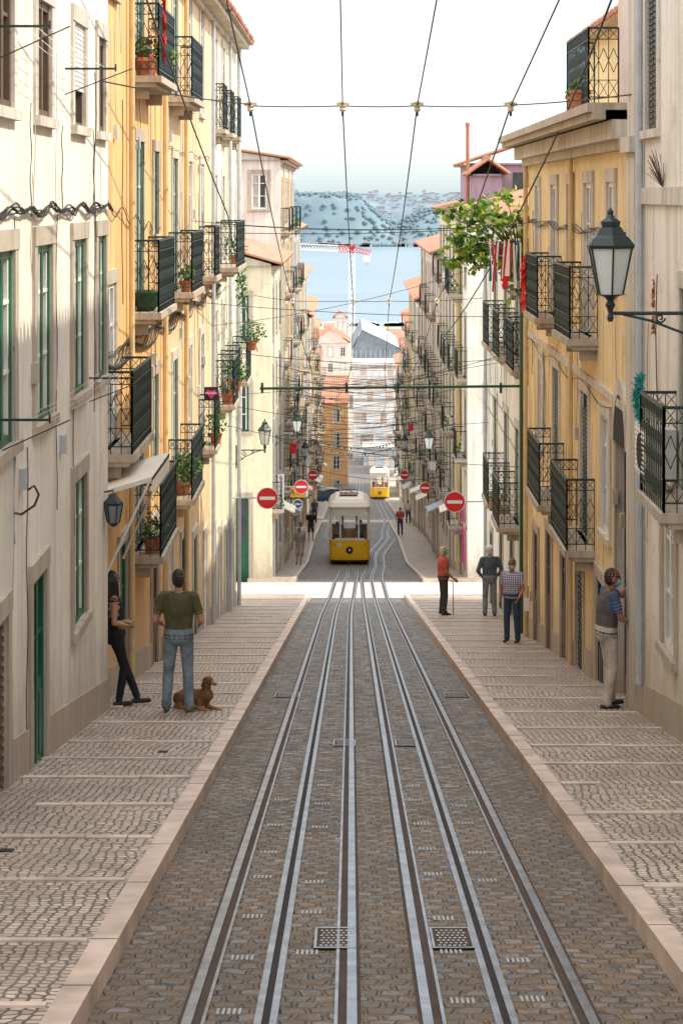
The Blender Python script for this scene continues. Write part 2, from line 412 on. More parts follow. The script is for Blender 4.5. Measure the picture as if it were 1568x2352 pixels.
# ================================================================ LEFT NEAR BLOCK
ops=[]
for c,w_ in((9.9,1.),(12.5,1.),(15.1,1.),(17.75,1.),(20.05,1.),(22.65,1.),(24.65,.8)):
    ops.append((c-w_/2,c+w_/2,-2.25,-.49,'win','green')); ops.append((c-w_/2+.05,c+w_/2-.05,.79,1.95,'blind' if c in(22.65,15.1) else 'win1','brownw','stoneL'))
    ops.append((c-w_/2+.05,c+w_/2-.05,3.0,4.0,'win','brownw'))
ops+=[(19.3,20.15,S(20.15)-.3,-3.75,'door','green'),(22.2,23.2,-4.85,-3.2,'win','green'),(16.4,17.9,S(17.9)-.3,-3.75,'gate','brownw'),(12.2,13.2,S(13)-.3,-2.6,'door','green')]
e,P=building('white_townhouse','L',-3.1,2,25.4,4.9,'white',ops,'stone',rise=1.2)
b=MB()
for d,z,x1 in((17.6,1.5,-2.66),(21.6,1.38,-2.55),(17.6,-1.98,-2.66),(23.6,-2.16,-2.56)):
    b.tube([(-3.1,d,z),(x1,d,z)],.016,'iron',4); b.tube([(-3.1,d,z-.28),(x1+.18,d,z)],.008,'iron',4); b.tube([(x1,d-.0,z-.03),(x1,d,z+.05)],.012,'iron',4)
for z,da,db in((1.5,17.6,21.6),(-2.0,17.6,23.6)):
    for k in range(4):
        x=-2.98+.1*k; b.tube([(x,da,z),(x,(da+db)/2,z-.1),(x,db,z-.1)],.003,'whitep',3)
b.tube([(-3.07,18.2,-2.9),(-2.98,18.0,-2.88),(-2.86,18,-2.8),(-2.82,18,-2.7),(-2.86,18,-2.62),(-2.92,18,-2.66)],.012,'iron',5)
b.obj('clothes_line_brackets',e)
b=MB()
for k in range(5):
    pts=[];u=8.
    while u<=25.4: pts.append((-3.05+.02*math.sin(u*3+k),u,-.16+.03*math.sin(u*3.1+k*.5)+.03*math.sin(u*5.3+1)+.015*math.sin(u*9+k*2)+.009*k)); u+=.15
    b.tube(pts,.009,'black',4)
for u,z0,z1 in((18.3,-.2,-3.2),(20.9,-.2,-3.3),(19.2,-.2,.9),(21.3,.75,-.2),(24.0,-.2,-2.6),(23.9,.8,-.2),(19.0,-2.4,-5.3)):
    b.tube([(-3.085,u+.05*math.sin(k*1.3+u),z0+(z1-z0)*k/10) for k in range(11)],.006,'black',3)
for u in(18.6,21.2): b.box(-3.1,-3.04,u,u+.12,-2.75,-2.55,'pipew')
clutter(b,P,14,25.2,3,8,False)
b.obj('facade_cables',e)

lv=[1.8,-1.75]
ops=[];bals=[]
for z in lv:
    ops.append((30.4,31.5,z,z+2.6,'win','green')); bals.append((29.8,32.4,z,.42))
    ops.append((33.2,34.0,z+1.1,z+2.5,'win','green')); ops.append((27.0,27.9,z+1.0,z+2.6,'win','whitep'))
ops+=[(26.8,27.8,-3.4,-1.2,'win','whitep')]; ops=[o for o in ops if not(o[0]==27.0 and o[2]<0)]; bals.append((26.2,28.6,-3.4,.42))
ops+=[(30.4,31.4,-5.4,-3.1,'win','green'),(33.0,33.9,-4.6,-3.0,'win','green')]; bals.append((29.8,32.4,-5.4,.45))
ops+=[(25.6,26.7,S(26)-.5,-4.55,'dark','brownw'),(28.3,29.2,S(29)-.4,-5.0,'door','green'),(32.9,33.9,S(33.9)-.3,-5.5,'door','brownw')]
e,P=building('ochre_townhouse','L',-3.3,25.4,34.7,4.4,'ochre',ops,'stone',bals,ov=.5)
b=MB(); b.tube([(-3.22,34.6,4.2),(-3.22,34.6,G(34.6))],.05,'pipe',8); b.tube([(-3.22,29.3,4.2),(-3.22,29.3,-7)],.045,'pipe',8)
for k in range(6):
    b.tube([(-3.26+.03*math.sin(u*.9+k),25.4+u*.5,-2.35+.10*math.sin(u*.8+k*.4)+.02*k) for u in range(0,50)],.010,'black',4)
b.tube([(-3.25,26+k*.3,-.1-.02*k+.1*math.sin(k)) for k in range(28)],.008,'black',4)
b.tube([(-3.24,33.0+.04*math.sin(k),4-k*.5) for k in range(22)],.007,'black',4)
clutter(b,P,25.6,34.5,4,18)
b.obj('pipes_and_cables',e)
ops=[];bals=[]
for z in lv+[-5.5]:
    for c in(37.2,40.6,43.9):
        ops.append((c-.5,c+.5,z,z+2.45,'win','green' if c<38 else 'whitep'))
        if c<38: bals.append((c-1.15,c+1.35,z,.42))
        elif z<0 and c>41: bals.append((c-.75,c+.75,z,.35))
for c in(36.2,39,42,45): ops.append((c-.45,c+.45,S(c)-.4,min(S(c)+2.1,-6.0),'door',random.choice(['brownw','green','whitep'])))
e,P=building('apricot_townhouse','L',-3.3,34.7,46.5,4.4,'apricot',ops,'stoneL',bals,ov=.5)
b=MB(); b.tube([(-3.22,39.0,4.2),(-3.22,39.0,G(39))],.05,'pipe',8); b.tube([(-3.2,46.4,4.2),(-3.2,46.4,G(46))],.05,'pipew',8); clutter(b,P,35,46.3,4,18); b.obj('drain_pipes',e)
ops=[];bals=[]
for z in(1.6,-1.7,-5.0,-8.0):
    for c in(48.3,51.2,54.4):
        if z>-7: ops.append((c-.45,c+.45,z,z+2.2,'win','whitep'))
for q in((47,50.4,-1.7,.6),(50.5,52.2,-5.0,.4),(53.3,55.6,-5.0,.5),(47.4,49.3,-5.0,.5),(47.6,49,1.6,.25),(50.6,51.9,1.6,.25),(53.8,55.1,1.6,.25)): bals.append(q)
for c in(47.8,50,52.5,55.3): ops.append((c-.45,c+.45,S(c)-.4,S(c)+2.2,'door',random.choice(['whitep','brownw'])))
e,P=building('pale_yellow_townhouse','L',-3.3,46.5,57.2,4.4,'cream',ops,'stoneL',bals,ov=.5)
b=MB(); b.tube([(-3.2,57.0,4.2),(-3.2,57.0,G(57))],.06,'pipew',8); b.tube([(-3.2,52.9,4.2),(-3.2,52.9,G(53))],.05,'pipew',8); clutter(b,P,46.8,57,4,12); b.obj('drain_pipes',e)

# ================================================================ RIGHT NEAR BLOCK
ops=[]
for c in(10.5,13.5,16.5,19.6,23.8):
    ops.append((c-.45,c+.45,.79,2.75,'shut','iron','stoneL'))
ops+=[(c-.5,c+.5,-3.2,-1.0,'win','green','stoneL') for c in(12,15.,18.,21.2)]
ops+=[(22.1,22.95,-5.15,-3.45,'win','whitep','stone'),(18.,19.,-4.5,-3.4,'win','whitep','stoneL'),(14.,15.,S(15)-.3,-2.6,'door','green','stoneL')]
e,P=building('limestone_townhouse','R',3.6,2,26.0,6.0,'white2',ops,'stoneL',[(20.4,22.0,-3.25,.4)],rise=1.2)
b=MB()
b.fbox(P,24.9,25.6,-9,.55,0,.07,'stoneL'); b.fbox(P,24.8,25.7,.55,.75,0,.14,'stoneL'); b.fbox(P,24.95,25.55,.75,5.6,0,.06,'stoneL')
for z in(-3.35,.1): b.fbox(P,2,24.8,z-.2,z,0,.05,'stoneL')
b.tube([(3.54,24.5,5.8),(3.54,24.5,-6)],.05,'pipew',8); clutter(b,P,17,24.4,3,7,False)
b.obj('pilaster_and_bands',e)
b=MB(); b.fbox(P,21.7,22.5,-3.1,-2.55,.05,.4,'ac'); b.lathe((3.2-.001,22.1,-2.83),[(.2,-.01),(.2,.0)],'dark',14,'x')
for k in range(9): b.fbox(P,21.75,22.45,-3.05+.055*k,-3.035+.055*k,.4,.41,'whitep')
b.obj('air_conditioner',e)
b=MB()
for k in range(420):
    z=-2.0-.55*R(); p=Vector((3.22+U(-.03,.03)+.03*math.sin(z*9),22.3+U(-.05,.05),z)); q=p+Vector((U(-.05,.05),U(-.06,.06),U(-.05,.05))); b.tube([p,q],.006,'teal',3,cap=False)
b.obj('teal_garland')
ops=[];bals=[]
for c in(31.0,36.2): ops.append((c-.5,c+.5,-2.15,.2,'win','whitep','stoneL')); bals.append((c-1.1,c+1.1,-2.15,.42))
for c in(28.3,33.6,39.4): ops.append((c-.42,c+.42,-1.3,.2,'win','whitep','stoneL'))
for c in(31.5,35.9): ops.append((c-.5,c+.5,-5.4,-3.1,'shut','iron','stoneL')); bals.append((c-1.2,c+1.1,-5.4,.42))
for c in(28.9,38.8): ops.append((c-.42,c+.42,-4.9,-3.2,'win','whitep','stoneL'))
ops.append((26.55,27.75,S(27.6)-.3,-3.4,'dark','brownw','stone'))
for c in(29.5,32.2,34.6,37.2,39.8): ops.append((c-.48,c+.48,S(c)-.4,min(S(c)+2.2,-5.7),random.choice(['door','gate']),random.choice(['brownw','iron','green']),'stone'))
e,P=building('yellow_townhouse','R',3.7,26.0,41.6,1.2,'yellow',ops,'stoneL',bals,rooft=False,ov=.5)
b=MB()
b.fbox(P,26,41.7,1.0,1.1,0,.55,'stone'); b.fbox(P,26,41.75,1.1,1.22,0,.62,'stone'); b.fbox(P,26,41.6,.75,1.0,0,.3,'stoneL'); b.fbox(P,26,41.6,.62,.75,0,.14,'stoneL')
b.fbox(P,26.0,41.6,-2.9,-2.78,0,.05,'stoneL')
cz=-3.4; cu=27.15; ri=.6; ro=.8; n=12
for i in range(n):
    a0=math.pi*i/n; a1=math.pi*(i+1)/n
    q=lambda r,a,o:P(cu+r*math.cos(a),cz+r*math.sin(a)*1.15,o)
    b.hexa([q(ri,a0,.0),q(ri,a1,.0),q(ro,a1,.0),q(ro,a0,.0),q(ri,a0,.06),q(ri,a1,.06),q(ro,a1,.06),q(ro,a0,.06)],'stoneL')
    b.poly([P(cu,cz,.048),q(ri,a0,.048),q(ri,a1,.048)],'dark')
b.obj('cornice',e)
b=MB()
wall(b,PR(4.15),26,31,1.22,5.2,[(28.2,29.3,1.3,3.5,'win')],'palepink'); window(b,PR(4.15),(28.2,29.3,1.3,3.5,'win','whitep'),'stoneL')
b.poly([(4.15,31,1.22),(12.7,31,1.22),(12.7,31,5.2),(4.15,31,5.2)],'palepink')
roof(b,PR(4.15),26,31,5.2,1.0,.35,8.5)
b.poly([(4.9,31,1.22),(4.9,41.6,1.22),(4.9,41.6,3.2),(4.9,31,3.2)],'yellow'); b.poly([(4.9,41.6,1.22),(12.7,41.6,1.22),(12.7,41.6,3.2),(4.9,41.6,3.2)],'yellow')
roof(b,PR(4.9),31,41.6,3.2,1.2,.3,7.8)
b.obj('attic_storey',e)
b=MB(); balcony(b,PR(3.78),28.2,31.0,1.3,.42); b.obj('attic_balcony',e)
b=MB(); b.tube([(3.62,41.4,1),(3.62,41.4,G(41))],.05,'pipe',8); b.tube([(3.63,33.0,1),(3.63,33.0,G(33))],.04,'pipe',8)
for k in range(3): b.tube([(3.66,26+u*.5,-.55+.06*math.sin(u*.9+k)+.015*k) for u in range(31)],.008,'black',4)
b.tube([(3.66,26+u*.5,-3.0+.08*math.sin(u*.7)) for u in range(31)],.008,'black',4); clutter(b,P,26.3,41.3,.6,20)
b.obj('pipes_and_cables',e)
ops,bals=[],[]
for c in(45.3,49.0,52.6,56.4):
    ops.append((c-.5,c+.5,-3.9,-1.6,'win','green','stoneL')); ops.append((c-.5,c+.5,-8.0,-5.7,'win','green','stoneL'))
    ops.append((c+1.3,c+2.2,S(c+2)-.4,S(c+1)+2.0,'door','green','stone'))
for c in(49,52.6): bals.append((c-1.0,c+1.0,-3.9,.55)); bals.append((c-1.0,c+1.0,-8.0,.55))
bals.append((44.3,46.3,-3.9,.5))
e,P=building('white_townhouse','R',4.1,41.6,60,-.5,'white',ops,'stoneL',bals,rise=1.6)
b=MB(); clutter(b,P,43,59.5,-1,18); b.tube([(4.02,59.8,-.8),(4.02,59.8,G(60))],.06,'pipew',8); b.tube([(4.02,47.2,-.8),(4.02,47.2,G(47))],.05,'pipew',8); b.obj('pipes_and_cables',e)

# ================================================================ FAR BLOCKS
def far(name,side,X,d0,d1,zt,wm,fr='whitep',opsF=None,**k):
    o,bl=grid_ops(d0,d1,zt,d1,fr=fr,sp=U(2.5,3.0),bal=.4); e,P=building(name,side,X,d0,d1,zt,wm,o,random.choice(['stoneL','stone']),bl,fancy=False,opsF=opsF,cornice=True,plinth=True,**k)
    b=MB()
    for q in bl:
        if R()<.3: u=U(q[0]+.2,q[1]-.2); c=P(u,q[2]+.35,.3); b.leaves(c,(.22,.25,.28),26,.14,['leaf','leafd'])
        elif R()<.2:
            u=U(q[0]+.1,q[1]-.5); mm=random.choice(['signw','blueg','redcloth','awn']); b.poly([P(u,q[2]+1.08,q[3]+.03),P(u+.5,q[2]+1.08,q[3]+.03),P(u+.5,q[2]+.35,q[3]+.05),P(u,q[2]+.35,q[3]+.05)],mm)
    for i in range(3): u=U(d0+.5,d1-1); b.tube([P(u,zt-.3,.06),P(u,G(u),.06)],.05,random.choice(['pipew','pipe']),6)
    for i in range(2):
        u=U(d0+1,d1-2); z=S(u)+2.5; b.hexa([P(u,z+.35,.02),P(u+1.6,z+.35,.02),P(u+1.6,z+.3,.02),P(u,z+.3,.02),P(u,z,.8),P(u+1.6,z,.8),P(u+1.6,z-.04,.8),P(u,z-.04,.8)],random.choice(['awn','awn','redcloth','blueg']))
    b.obj('plants_laundry_pipes',e); return e,P
oF=[(-4.6,-3.9,-5.5,-3.8,'win','green'),(-4.6,-3.9,-9,-7.2,'win','green'),(-6.9,-6.1,-5.5,-3.8,'win','green'),(-6.9,-6.1,-9,-7.2,'win','green'),(-4.7,-3.9,-15,-11.5,'door','green')]
far('cream_townhouse','L',-3.05,76,90,-2.6,'cream','green',opsF=oF,rise=1.4)
oF=[(-4.5,-3.8,-.6,1.,'win','whitep')]
far('tall_white_townhouse','L',-3.2,90,112,1.7,'white2','whitep',opsF=oF,rise=.8)
far('white_townhouse','L',-3.3,112,128,-1.9,'white2')
far('cream_townhouse','L',-3.35,128,150,-5.4,'cream')
far('pale_pink_townhouse','L',-3.3,153,178,-9.2,'palepink')
far('white_townhouse','L',-3.5,178,205,-13,'white')
far('apricot_townhouse','L',-3.9,222,258,-20,'apricot')
oF=[(5.2,6.1,-5.5,-3.8,'win','whitep'),(5.2,6.1,-9.,-7.3,'win','whitep')]
far('white_townhouse','R',4.45,76,100,-.6,'white','green',opsF=oF,rise=1.2)
far('pale_pink_townhouse','R',4.4,100,124,-2.9,'palepink','whitep',rise=1.6)
far('white_townhouse','R',4.35,124,150,-6.5,'white')
far('white_townhouse','R',4.8,153,180,-10.5,'white')
far('cream_townhouse','R',5.2,180,215,-15,'cream')
far('white_townhouse','R',5.9,222,262,-21,'white2')
e=empty('mauve_penthouse'); b=MB(); b.box(5.1,10,85,93,-.6,1.4,'purple'); roof(b,PR(5.1),85,93,1.4,.9,.3,4.9); b.box(5.0,6.2,82,85,-.4,.9,'purple'); roof(b,PR(5.0),82,85,.9,.6,.2,1.3)
for x in(5.6,6.9,8.2): b.box(x,x+.7,84.95,84.99,.1,1.0,'glass')
b.obj('walls_and_roof',e)
b=MB(); b.tube([(4.85,83,-1.0),(4.85,83,2.9)],.075,'terra',8); b.tube([(4.85,83,2.9),(4.85,83,3.05)],.1,'terra',8); b.obj('chimney_pipe')
def boxhouse(name,x0,x1,y0,y1,zb,zt,wm,rise=2,rows=4,ori='x',fr='whitep',roofm=True):
    e=empty(name); b=MB(); z=zt-2.6; ops=[]
    for r in range(rows):
        n=max(1,int((x1-x0)/2.3)); st=(x1-x0)/n
        for i in range(n):
            c=x0+st*(i+.5)
            ops.append((c-.45,c+.45,z,z+1.7,random.choice(['win','win','shut']),fr))
        z-=3.1
    wall(b,PF(y0),x0,x1,zb,zt,ops,wm)
    b.poly([(x0,y0,zb),(x0,y1,zb),(x0,y1,zt),(x0,y0,zt)],wm); b.poly([(x1,y0,zb),(x1,y1,zb),(x1,y1,zt),(x1,y0,zt)],wm); b.poly([(x0,y1,zb),(x1,y1,zb),(x1,y1,zt),(x0,y1,zt)],wm)
    if roofm and ori=='y': b.poly([(x0,y0,zt),(x1,y0,zt),((x0+x1)/2,y0,zt+rise*.93)],wm)
    b.obj('walls',e); w=MB()
    for o in ops: window(w,PF(y0),o,'stoneL')
    w.obj('windows',e); r=MB()
    if roofm:
        if ori=='x': roof(r,PF(y0),x0,x1,zt,rise,.4,y1-y0,step=.3)
        else: roof(r,PR(x0),y0,y1,zt,rise,.35,x1-x0,step=.3)
    else: r.box(x0-.2,x1+.2,y0-.2,y1+.2,zt,zt+.4,'concr')
    r.obj('roof',e); return e
boxhouse('orange_corner_house',-6.5,-.4,262,272,-42,-27.2,'orange',3.0,4)
boxhouse('peach_gable_house',-7.5,-.4,380,392,-50,-28,'palepink',2.6,3,'y')
boxhouse('white_rooftop_house',-3.4,-.9,400,406,-50,-24.5,'white2',1.2,2,'y')
boxhouse('salmon_house',8.5,16,300,312,-48,-22,'pink',2,5)
e=boxhouse('scaffolded_white_building',.3,8.3,330,342,-50,-28.3,'palepink',1.5,0,roofm=False)
b=MB()
for i in range(8):
    x=.4+i*1.1; b.tube([(x,329,-46),(x,329,-28)],.05,'net',4)
for i in range(10): b.tube([(.3,329,-45+i*1.9),(8.4,329,-45+i*1.9)],.05,'pipew',4)
for i in range(7):
    for j in range(8):
        if R()<.7: x=.45+i*1.1; z=-43+j*1.8; b.poly([(x,329.1,z),(x+1.05,329.1,z),(x+1.05,329.1+U(-.2,.2),z+1.75),(x,329.1+U(-.2,.2),z+1.75)],'net')
b.obj('scaffolding',e)
boxhouse('blue_house',2.0,9.5,318,324,-48,-40.5,'blueg',1.2,2,roofm=False)
e=empty('grey_gable_warehouse'); b=MB()
x0,x1,y0,y1=.4,11.2,450,490
b.box(x0,x1,y0,y1,-52,-34.5,'slate'); b.poly([(x0,y0-.02,-34.5),(x1,y0-.02,-34.5),(x0+2,y0-.02,-30.2)],'slate')
b.poly([(x0-.3,y0-.3,-34.6),(x0-.3,y1,-34.6),(x0+2,y1,-30),(x0+2,y0-.3,-30)],'slate'); b.poly([(x1+.3,y0-.3,-34.6),(x1+.3,y1,-34.6),(x0+2,y1,-30),(x0+2,y0-.3,-30)],'pipew')
for k in range(9): b.box(x0+.6+k*1.1,x0+.75+k*1.1,y0-.1,y0-.05,-45,-34.8,'pipew')
b.obj('walls_and_roof',e)
cols=['white','white2','cream','palepink','white']
for i in range(46):
    d=U(300,800); x=U(-70,75)
    if d<350 and abs(x)<20: continue
    if d<500 and -12<x<16: continue
    zt=max(min(-.0656*d-U(2,5),G(d)+14),G(d)+3.2); w_=U(7,12)
    boxhouse('waterfront_house',x,x+w_,d,d+10,G(d)-3,zt,random.choice(cols),U(.8,1.6) if d<650 else .8,1 if d>600 else 2)
e=empty('tower_crane'); b=MB()
def lattice(b,p,q,w,n,m,m2=None):
    p=Vector(p);q=Vector(q); t=(q-p).normalized(); a=Vector((0,1,0)); u=t.cross(a).normalized()*w; v=a*w
    cs=[u+v,u-v,-u-v,-u+v]
    for c in cs: b.tube([p+c,q+c],w*.17,m,4)
    for i in range(n):
        A=p+(q-p)*i/n; B=p+(q-p)*(i+1)/n
        for k in range(4): b.tube([A+cs[k],B+cs[(k+1)%4]],w*.12,(m2 if m2 and i%4>1 else m),3,cap=False)
lattice(b,(.2,600,-60),(.2,600,-16),.85,22,'signw'); b.obj('mast',e)
b=MB(); lattice(b,(-15.5,600,-15.3),(.2,600,-16),.85,18,'signw','signw'); lattice(b,(.2,600,-16),(5.8,600,-17.2),.7,6,'red'); lattice(b,(-4,600,-15.9),(1,600,-16),.9,5,'red')
b.box(-.5,1.1,599.4,600.6,-17.2,-15.4,'red'); b.box(3.7,5.8,599.3,600.7,-19.8,-17.6,'signw'); b.box(4.0,5.2,599.2,600.8,-21.2,-19.8,'pipew'); b.obj('jib_and_counterweight',e)

# ================================================================ GROUND
def samples(a,b_,st):
    s=[a]+[p for p,_ in PROF if a<p<b_]; x=a
    while x<b_: s.append(x); x+=st
    s.append(b_); return sorted(set(s))
b=MB(); ds=samples(-60,838,20)
for a,c in zip(ds,ds[1:]): b.poly([(-900,a,G(a)-.35),(900,a,G(a)-.35),(900,c,G(c)-.35),(-900,c,G(c)-.35)],'land')
b.poly([(-900,838,G(838)-.35),(900,838,G(838)-.35),(900,838,-60),(-900,838,-60)],'concr'); b.obj('ground')
def ribbon(b,xa,xb,d0,d1,off,m,st=3):
    ds=samples(d0,d1,st)
    fa=xa if callable(xa) else (lambda d:xa); fb=xb if callable(xb) else(lambda d:xb)
    for p,q in zip(ds,ds[1:]): b.poly([(fa(p),p,G(p)+off),(fb(p),p,G(p)+off),(fb(q),q,G(q)+off),(fa(q),q,G(q)+off)],m)
XL,XR=-1.33,1.75
b=MB(); ribbon(b,XL,XR,-20,66,0,'setts'); ribbon(b,-2.1,2.7,75,146,0,'setts'); ribbon(b,-2.1,3.6,151,350,0,'setts'); b.obj('cobblestone_street')
b=MB(); ribbon(b,-60,60,66,75,-.006,'pave'); ribbon(b,-3.3,4.1,60,66,-.02,'pave'); ribbon(b,-60,60,146,151,-.006,'pave'); ribbon(b,-60,60,205,222,-.01,'pave'); b.obj('cross_street')
def walk(x0,x1,d0,d1,kx,sg,mat='calc',strips=True,kw=.15):
    b=MB(); ribbon(b,kx+sg*kw,x1 if sg>0 else x0,d0,d1,.13,mat); b.obj('sidewalk')
    b=MB(); ribbon(b,kx,kx+sg*kw,d0,d1,.136,'kerb'); ds=samples(d0,d1,3)
    for p,q in zip(ds,ds[1:]): b.poly([(kx,p,G(p)-.1),(kx,q,G(q)-.1),(kx,q,G(q)+.136),(kx,p,G(p)+.136)],'kerb')
    b.poly([(kx,d0,G(d0)-.5),(x1 if sg>0 else x0,d0,G(d0)-.5),(x1 if sg>0 else x0,d0,G(d0)+.13),(kx,d0,G(d0)+.13)],'kerb')
    u=d0+.6
    while u<d1:
        b.box(min(kx,kx+sg*(kw+.002)),max(kx,kx+sg*(kw+.002)),u,u+.007,G(u)+.05,G(u)+.1375,'soil'); u+=U(.8,1.9)
    b.obj('kerb')
    if strips:
        b=MB(); u=d0+.9
        while u<d1-.3:
            xa,xb=(kx+kw+.01,x1) if sg>0 else(x0,kx-kw-.01); w_=.07+U(0,.04)
            x=xa; sk=U(-.12,.12)
            while x<xb:
                x2=min(x+U(.3,.9),xb); ua=u+sk*(x-xa)/(xb-xa)+U(-.015,.015); z=S(ua)
                if R()>.06: b.hexa([(x,ua,z-.02),(x2-.01,ua,z-.02),(x2-.01,ua+w_,z-.02),(x,ua+w_,z-.02),(x,ua,z+.014),(x2-.01,ua,z+.014),(x2-.01,ua+w_,z+.004),(x,ua+w_,z+.004)],'strip')
                x=x2
            u+=1.8+U(-.3,.3)
        b.obj('sidewalk_step_stones')
walk(-3.9,XL,-20,66,XL,-1); walk(XR,4.3,-20,66,XR,1)
walk(-3.9,-2.1,75,146,-2.1,-1,strips=False); walk(2.7,5.2,75,146,2.7,1,strips=False)
walk(-4.2,-2.1,151,205,-2.1,-1,strips=False); walk(3.6,6,151,205,3.6,1,strips=False)
def interp(tab):
    def f(d):
        if d<=tab[0][0]: return tab[0][1]
        for (a,x),(c,y) in zip(tab,tab[1:]):
            if d<=c: t=(d-a)/(c-a); t=t*t*(3-2*t); return x+(y-x)*t
        return tab[-1][1]
    return f
cL=interp([(50,-.41),(92,-.10),(104,-.15),(124,-1.2),(170,-1.3),(220,1.0),(300,1.2)])
cR=interp([(75,.80),(102,1.25),(122,2.3),(150,2.9),(300,3.1)])
b=MB()
def track(cf,g=.41):
    for sd in(-1,1):
        o=sd*g
        A=lambda k:(lambda d:cf(d)+o-sd*k)
        ribbon(b,A(-.03),A(.022),-20,300,.014,'steel',2); ribbon(b,A(.022),A(.068),-20,300,.004,'soil',2); ribbon(b,A(.068),A(.086),-20,300,.012,'steel',2)
        ribbon(b,A(-.05),A(-.03),-20,300,.005,'soil',2)
    A=lambda k:(lambda d:cf(d)-.02+k)
    ribbon(b,A(-.058),A(-.02),-20,300,.012,'steel',2); ribbon(b,A(-.02),A(.02),-20,300,.004,'groove',2); ribbon(b,A(.02),A(.058),-20,300,.012,'steel',2)
track(cL); track(cR); b.obj('tram_rails')
b=MB()
for cf in(cL,cR):
    u=4.
    while u<62:
        for k in(-.2,.17):
            if R()<.15: continue
            x=cf(u)+k-.05; j=U(-.2,.2)
            for i in range(5):
                xx=x+i*.028-.03; z0=G(u+j)+.008; z1=G(u+j+.12)+.008
                b.hexa([(xx,u+j,z0-.02),(xx+.015,u+j,z0-.02),(xx+.015,u+j+.12,z1-.02),(xx,u+j+.12,z1-.02),(xx,u+j,z0),(xx+.015,u+j,z0),(xx+.015,u+j+.12,z1),(xx,u+j+.12,z1)],'plate')
        u+=1.25
b.obj('drain_slots')
for x,d in((-.22,11.7),(.48,11.7),(-.2,22.3),(.5,22.3),(-1.1,28.5),(1.35,28.5)):
    b=MB(); w_,l_=(.25,.6) if d<28 else(.35,.7); x0=x
    def pl(xa,xb,da,db,o,m,b=b,d=d): b.poly([(xa,da,G(da)+o),(xb,da,G(da)+o),(xb,db,G(db)+o),(xa,db,G(db)+o)],m)
    pl(x0,x0+w_,d,d+l_,.008,'soil'); fr=.015
    for q in((x0,x0+w_,d,d+.03),(x0,x0+w_,d+l_-.03,d+l_),(x0,x0+fr,d+.03,d+l_-.03),(x0+w_-fr,x0+w_,d+.03,d+l_-.03)): pl(*q,.016,'steel')
    nx,ny=6,7
    for i in range(nx):
        for j in range(ny):
            xx=x0+.03+(w_-.06)*(i+.15+.4*(j%2))/(nx+.4); yy=d+.05+(l_-.1)*(j+.15)/ny; pl(xx,xx+(w_-.06)/nx*.55,yy,yy+(l_-.1)/ny*.55,.014,'plate')
    b.obj('manhole_cover')
for x,d in((-2.55,14.4),(-2.0,20.6)):
    b=MB(); b.hexa([(x,d,S(d)),(x+.1,d,S(d)),(x+.1,d+.12,S(d+.12)),(x,d+.12,S(d+.12)),(x,d,S(d)+.008),(x+.1,d,S(d)+.008),(x+.1,d+.12,S(d+.12)+.008),(x,d+.12,S(d+.12)+.008)],'groove'); b.obj('utility_cover')

# ================================================================ WATER, HILLS
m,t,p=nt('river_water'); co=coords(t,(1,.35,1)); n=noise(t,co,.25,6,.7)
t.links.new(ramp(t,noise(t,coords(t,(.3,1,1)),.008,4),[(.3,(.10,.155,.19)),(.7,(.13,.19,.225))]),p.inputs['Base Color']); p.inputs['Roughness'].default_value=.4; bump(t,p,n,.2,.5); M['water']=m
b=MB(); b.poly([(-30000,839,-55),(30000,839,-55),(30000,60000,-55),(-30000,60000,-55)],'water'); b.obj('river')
m,t,p=nt('haze_tinted_hillside'); co=coords(t); n=noise(t,coords(t,(1,.4,1.6)),.03,7,.6)
t.links.new(ramp(t,n,[(.32,(.115,.17,.205)),(.50,(.13,.19,.22)),(.66,(.155,.215,.235)),(.82,(.21,.25,.255))]),p.inputs['Base Color']); p.inputs['Roughness'].default_value=.95; M['hill']=m  # bluish aerial haze is painted into these hillside base colours
M['hilltree']=plain('haze_tinted_foliage',(.118,.178,.205),.9,var=.08,sc_=.05)  # far trees carry the same painted-in blue haze as the slope
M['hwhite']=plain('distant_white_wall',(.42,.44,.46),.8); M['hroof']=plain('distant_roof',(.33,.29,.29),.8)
from mathutils import noise as mn
def hh(x,y):
    s=max(0,min(1,(y-2165-25*mn.noise(Vector((x*.02,3,0))))/75)); s=s*s*(3-2*s)
    a=55 if x<8 else (55-(x-8)*.85 if x<48 else 21); 
    if x>55: a=21+min(18,(x-55)*.42)
    if x>150: a=39+5*math.sin(x*.01)
    a+=4*mn.noise(Vector((x*.018,y*.01,1)))
    back=max(0,min(1,(y-2450)/900))
    top=60+3*mn.noise(Vector((x*.004,y*.002,9)))
    a=a+(top-a)*back
    return -56+ a*s + 2.5*s*mn.noise(Vector((x*.07,y*.05,5)))
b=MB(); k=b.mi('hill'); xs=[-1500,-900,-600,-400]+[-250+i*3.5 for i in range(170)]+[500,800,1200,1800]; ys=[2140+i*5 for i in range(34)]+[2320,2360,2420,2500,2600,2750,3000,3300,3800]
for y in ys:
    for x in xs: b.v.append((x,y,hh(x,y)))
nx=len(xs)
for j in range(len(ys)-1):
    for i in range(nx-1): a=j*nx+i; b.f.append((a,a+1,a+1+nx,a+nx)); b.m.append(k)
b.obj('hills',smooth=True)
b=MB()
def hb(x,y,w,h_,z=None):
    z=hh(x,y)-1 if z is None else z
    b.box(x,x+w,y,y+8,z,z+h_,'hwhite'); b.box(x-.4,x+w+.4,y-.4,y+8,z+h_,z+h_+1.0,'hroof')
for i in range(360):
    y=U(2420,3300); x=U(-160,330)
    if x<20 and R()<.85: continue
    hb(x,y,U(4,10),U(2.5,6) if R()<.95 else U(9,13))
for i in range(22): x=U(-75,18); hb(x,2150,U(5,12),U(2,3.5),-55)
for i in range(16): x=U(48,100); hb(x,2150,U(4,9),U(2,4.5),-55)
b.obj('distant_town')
b=MB()
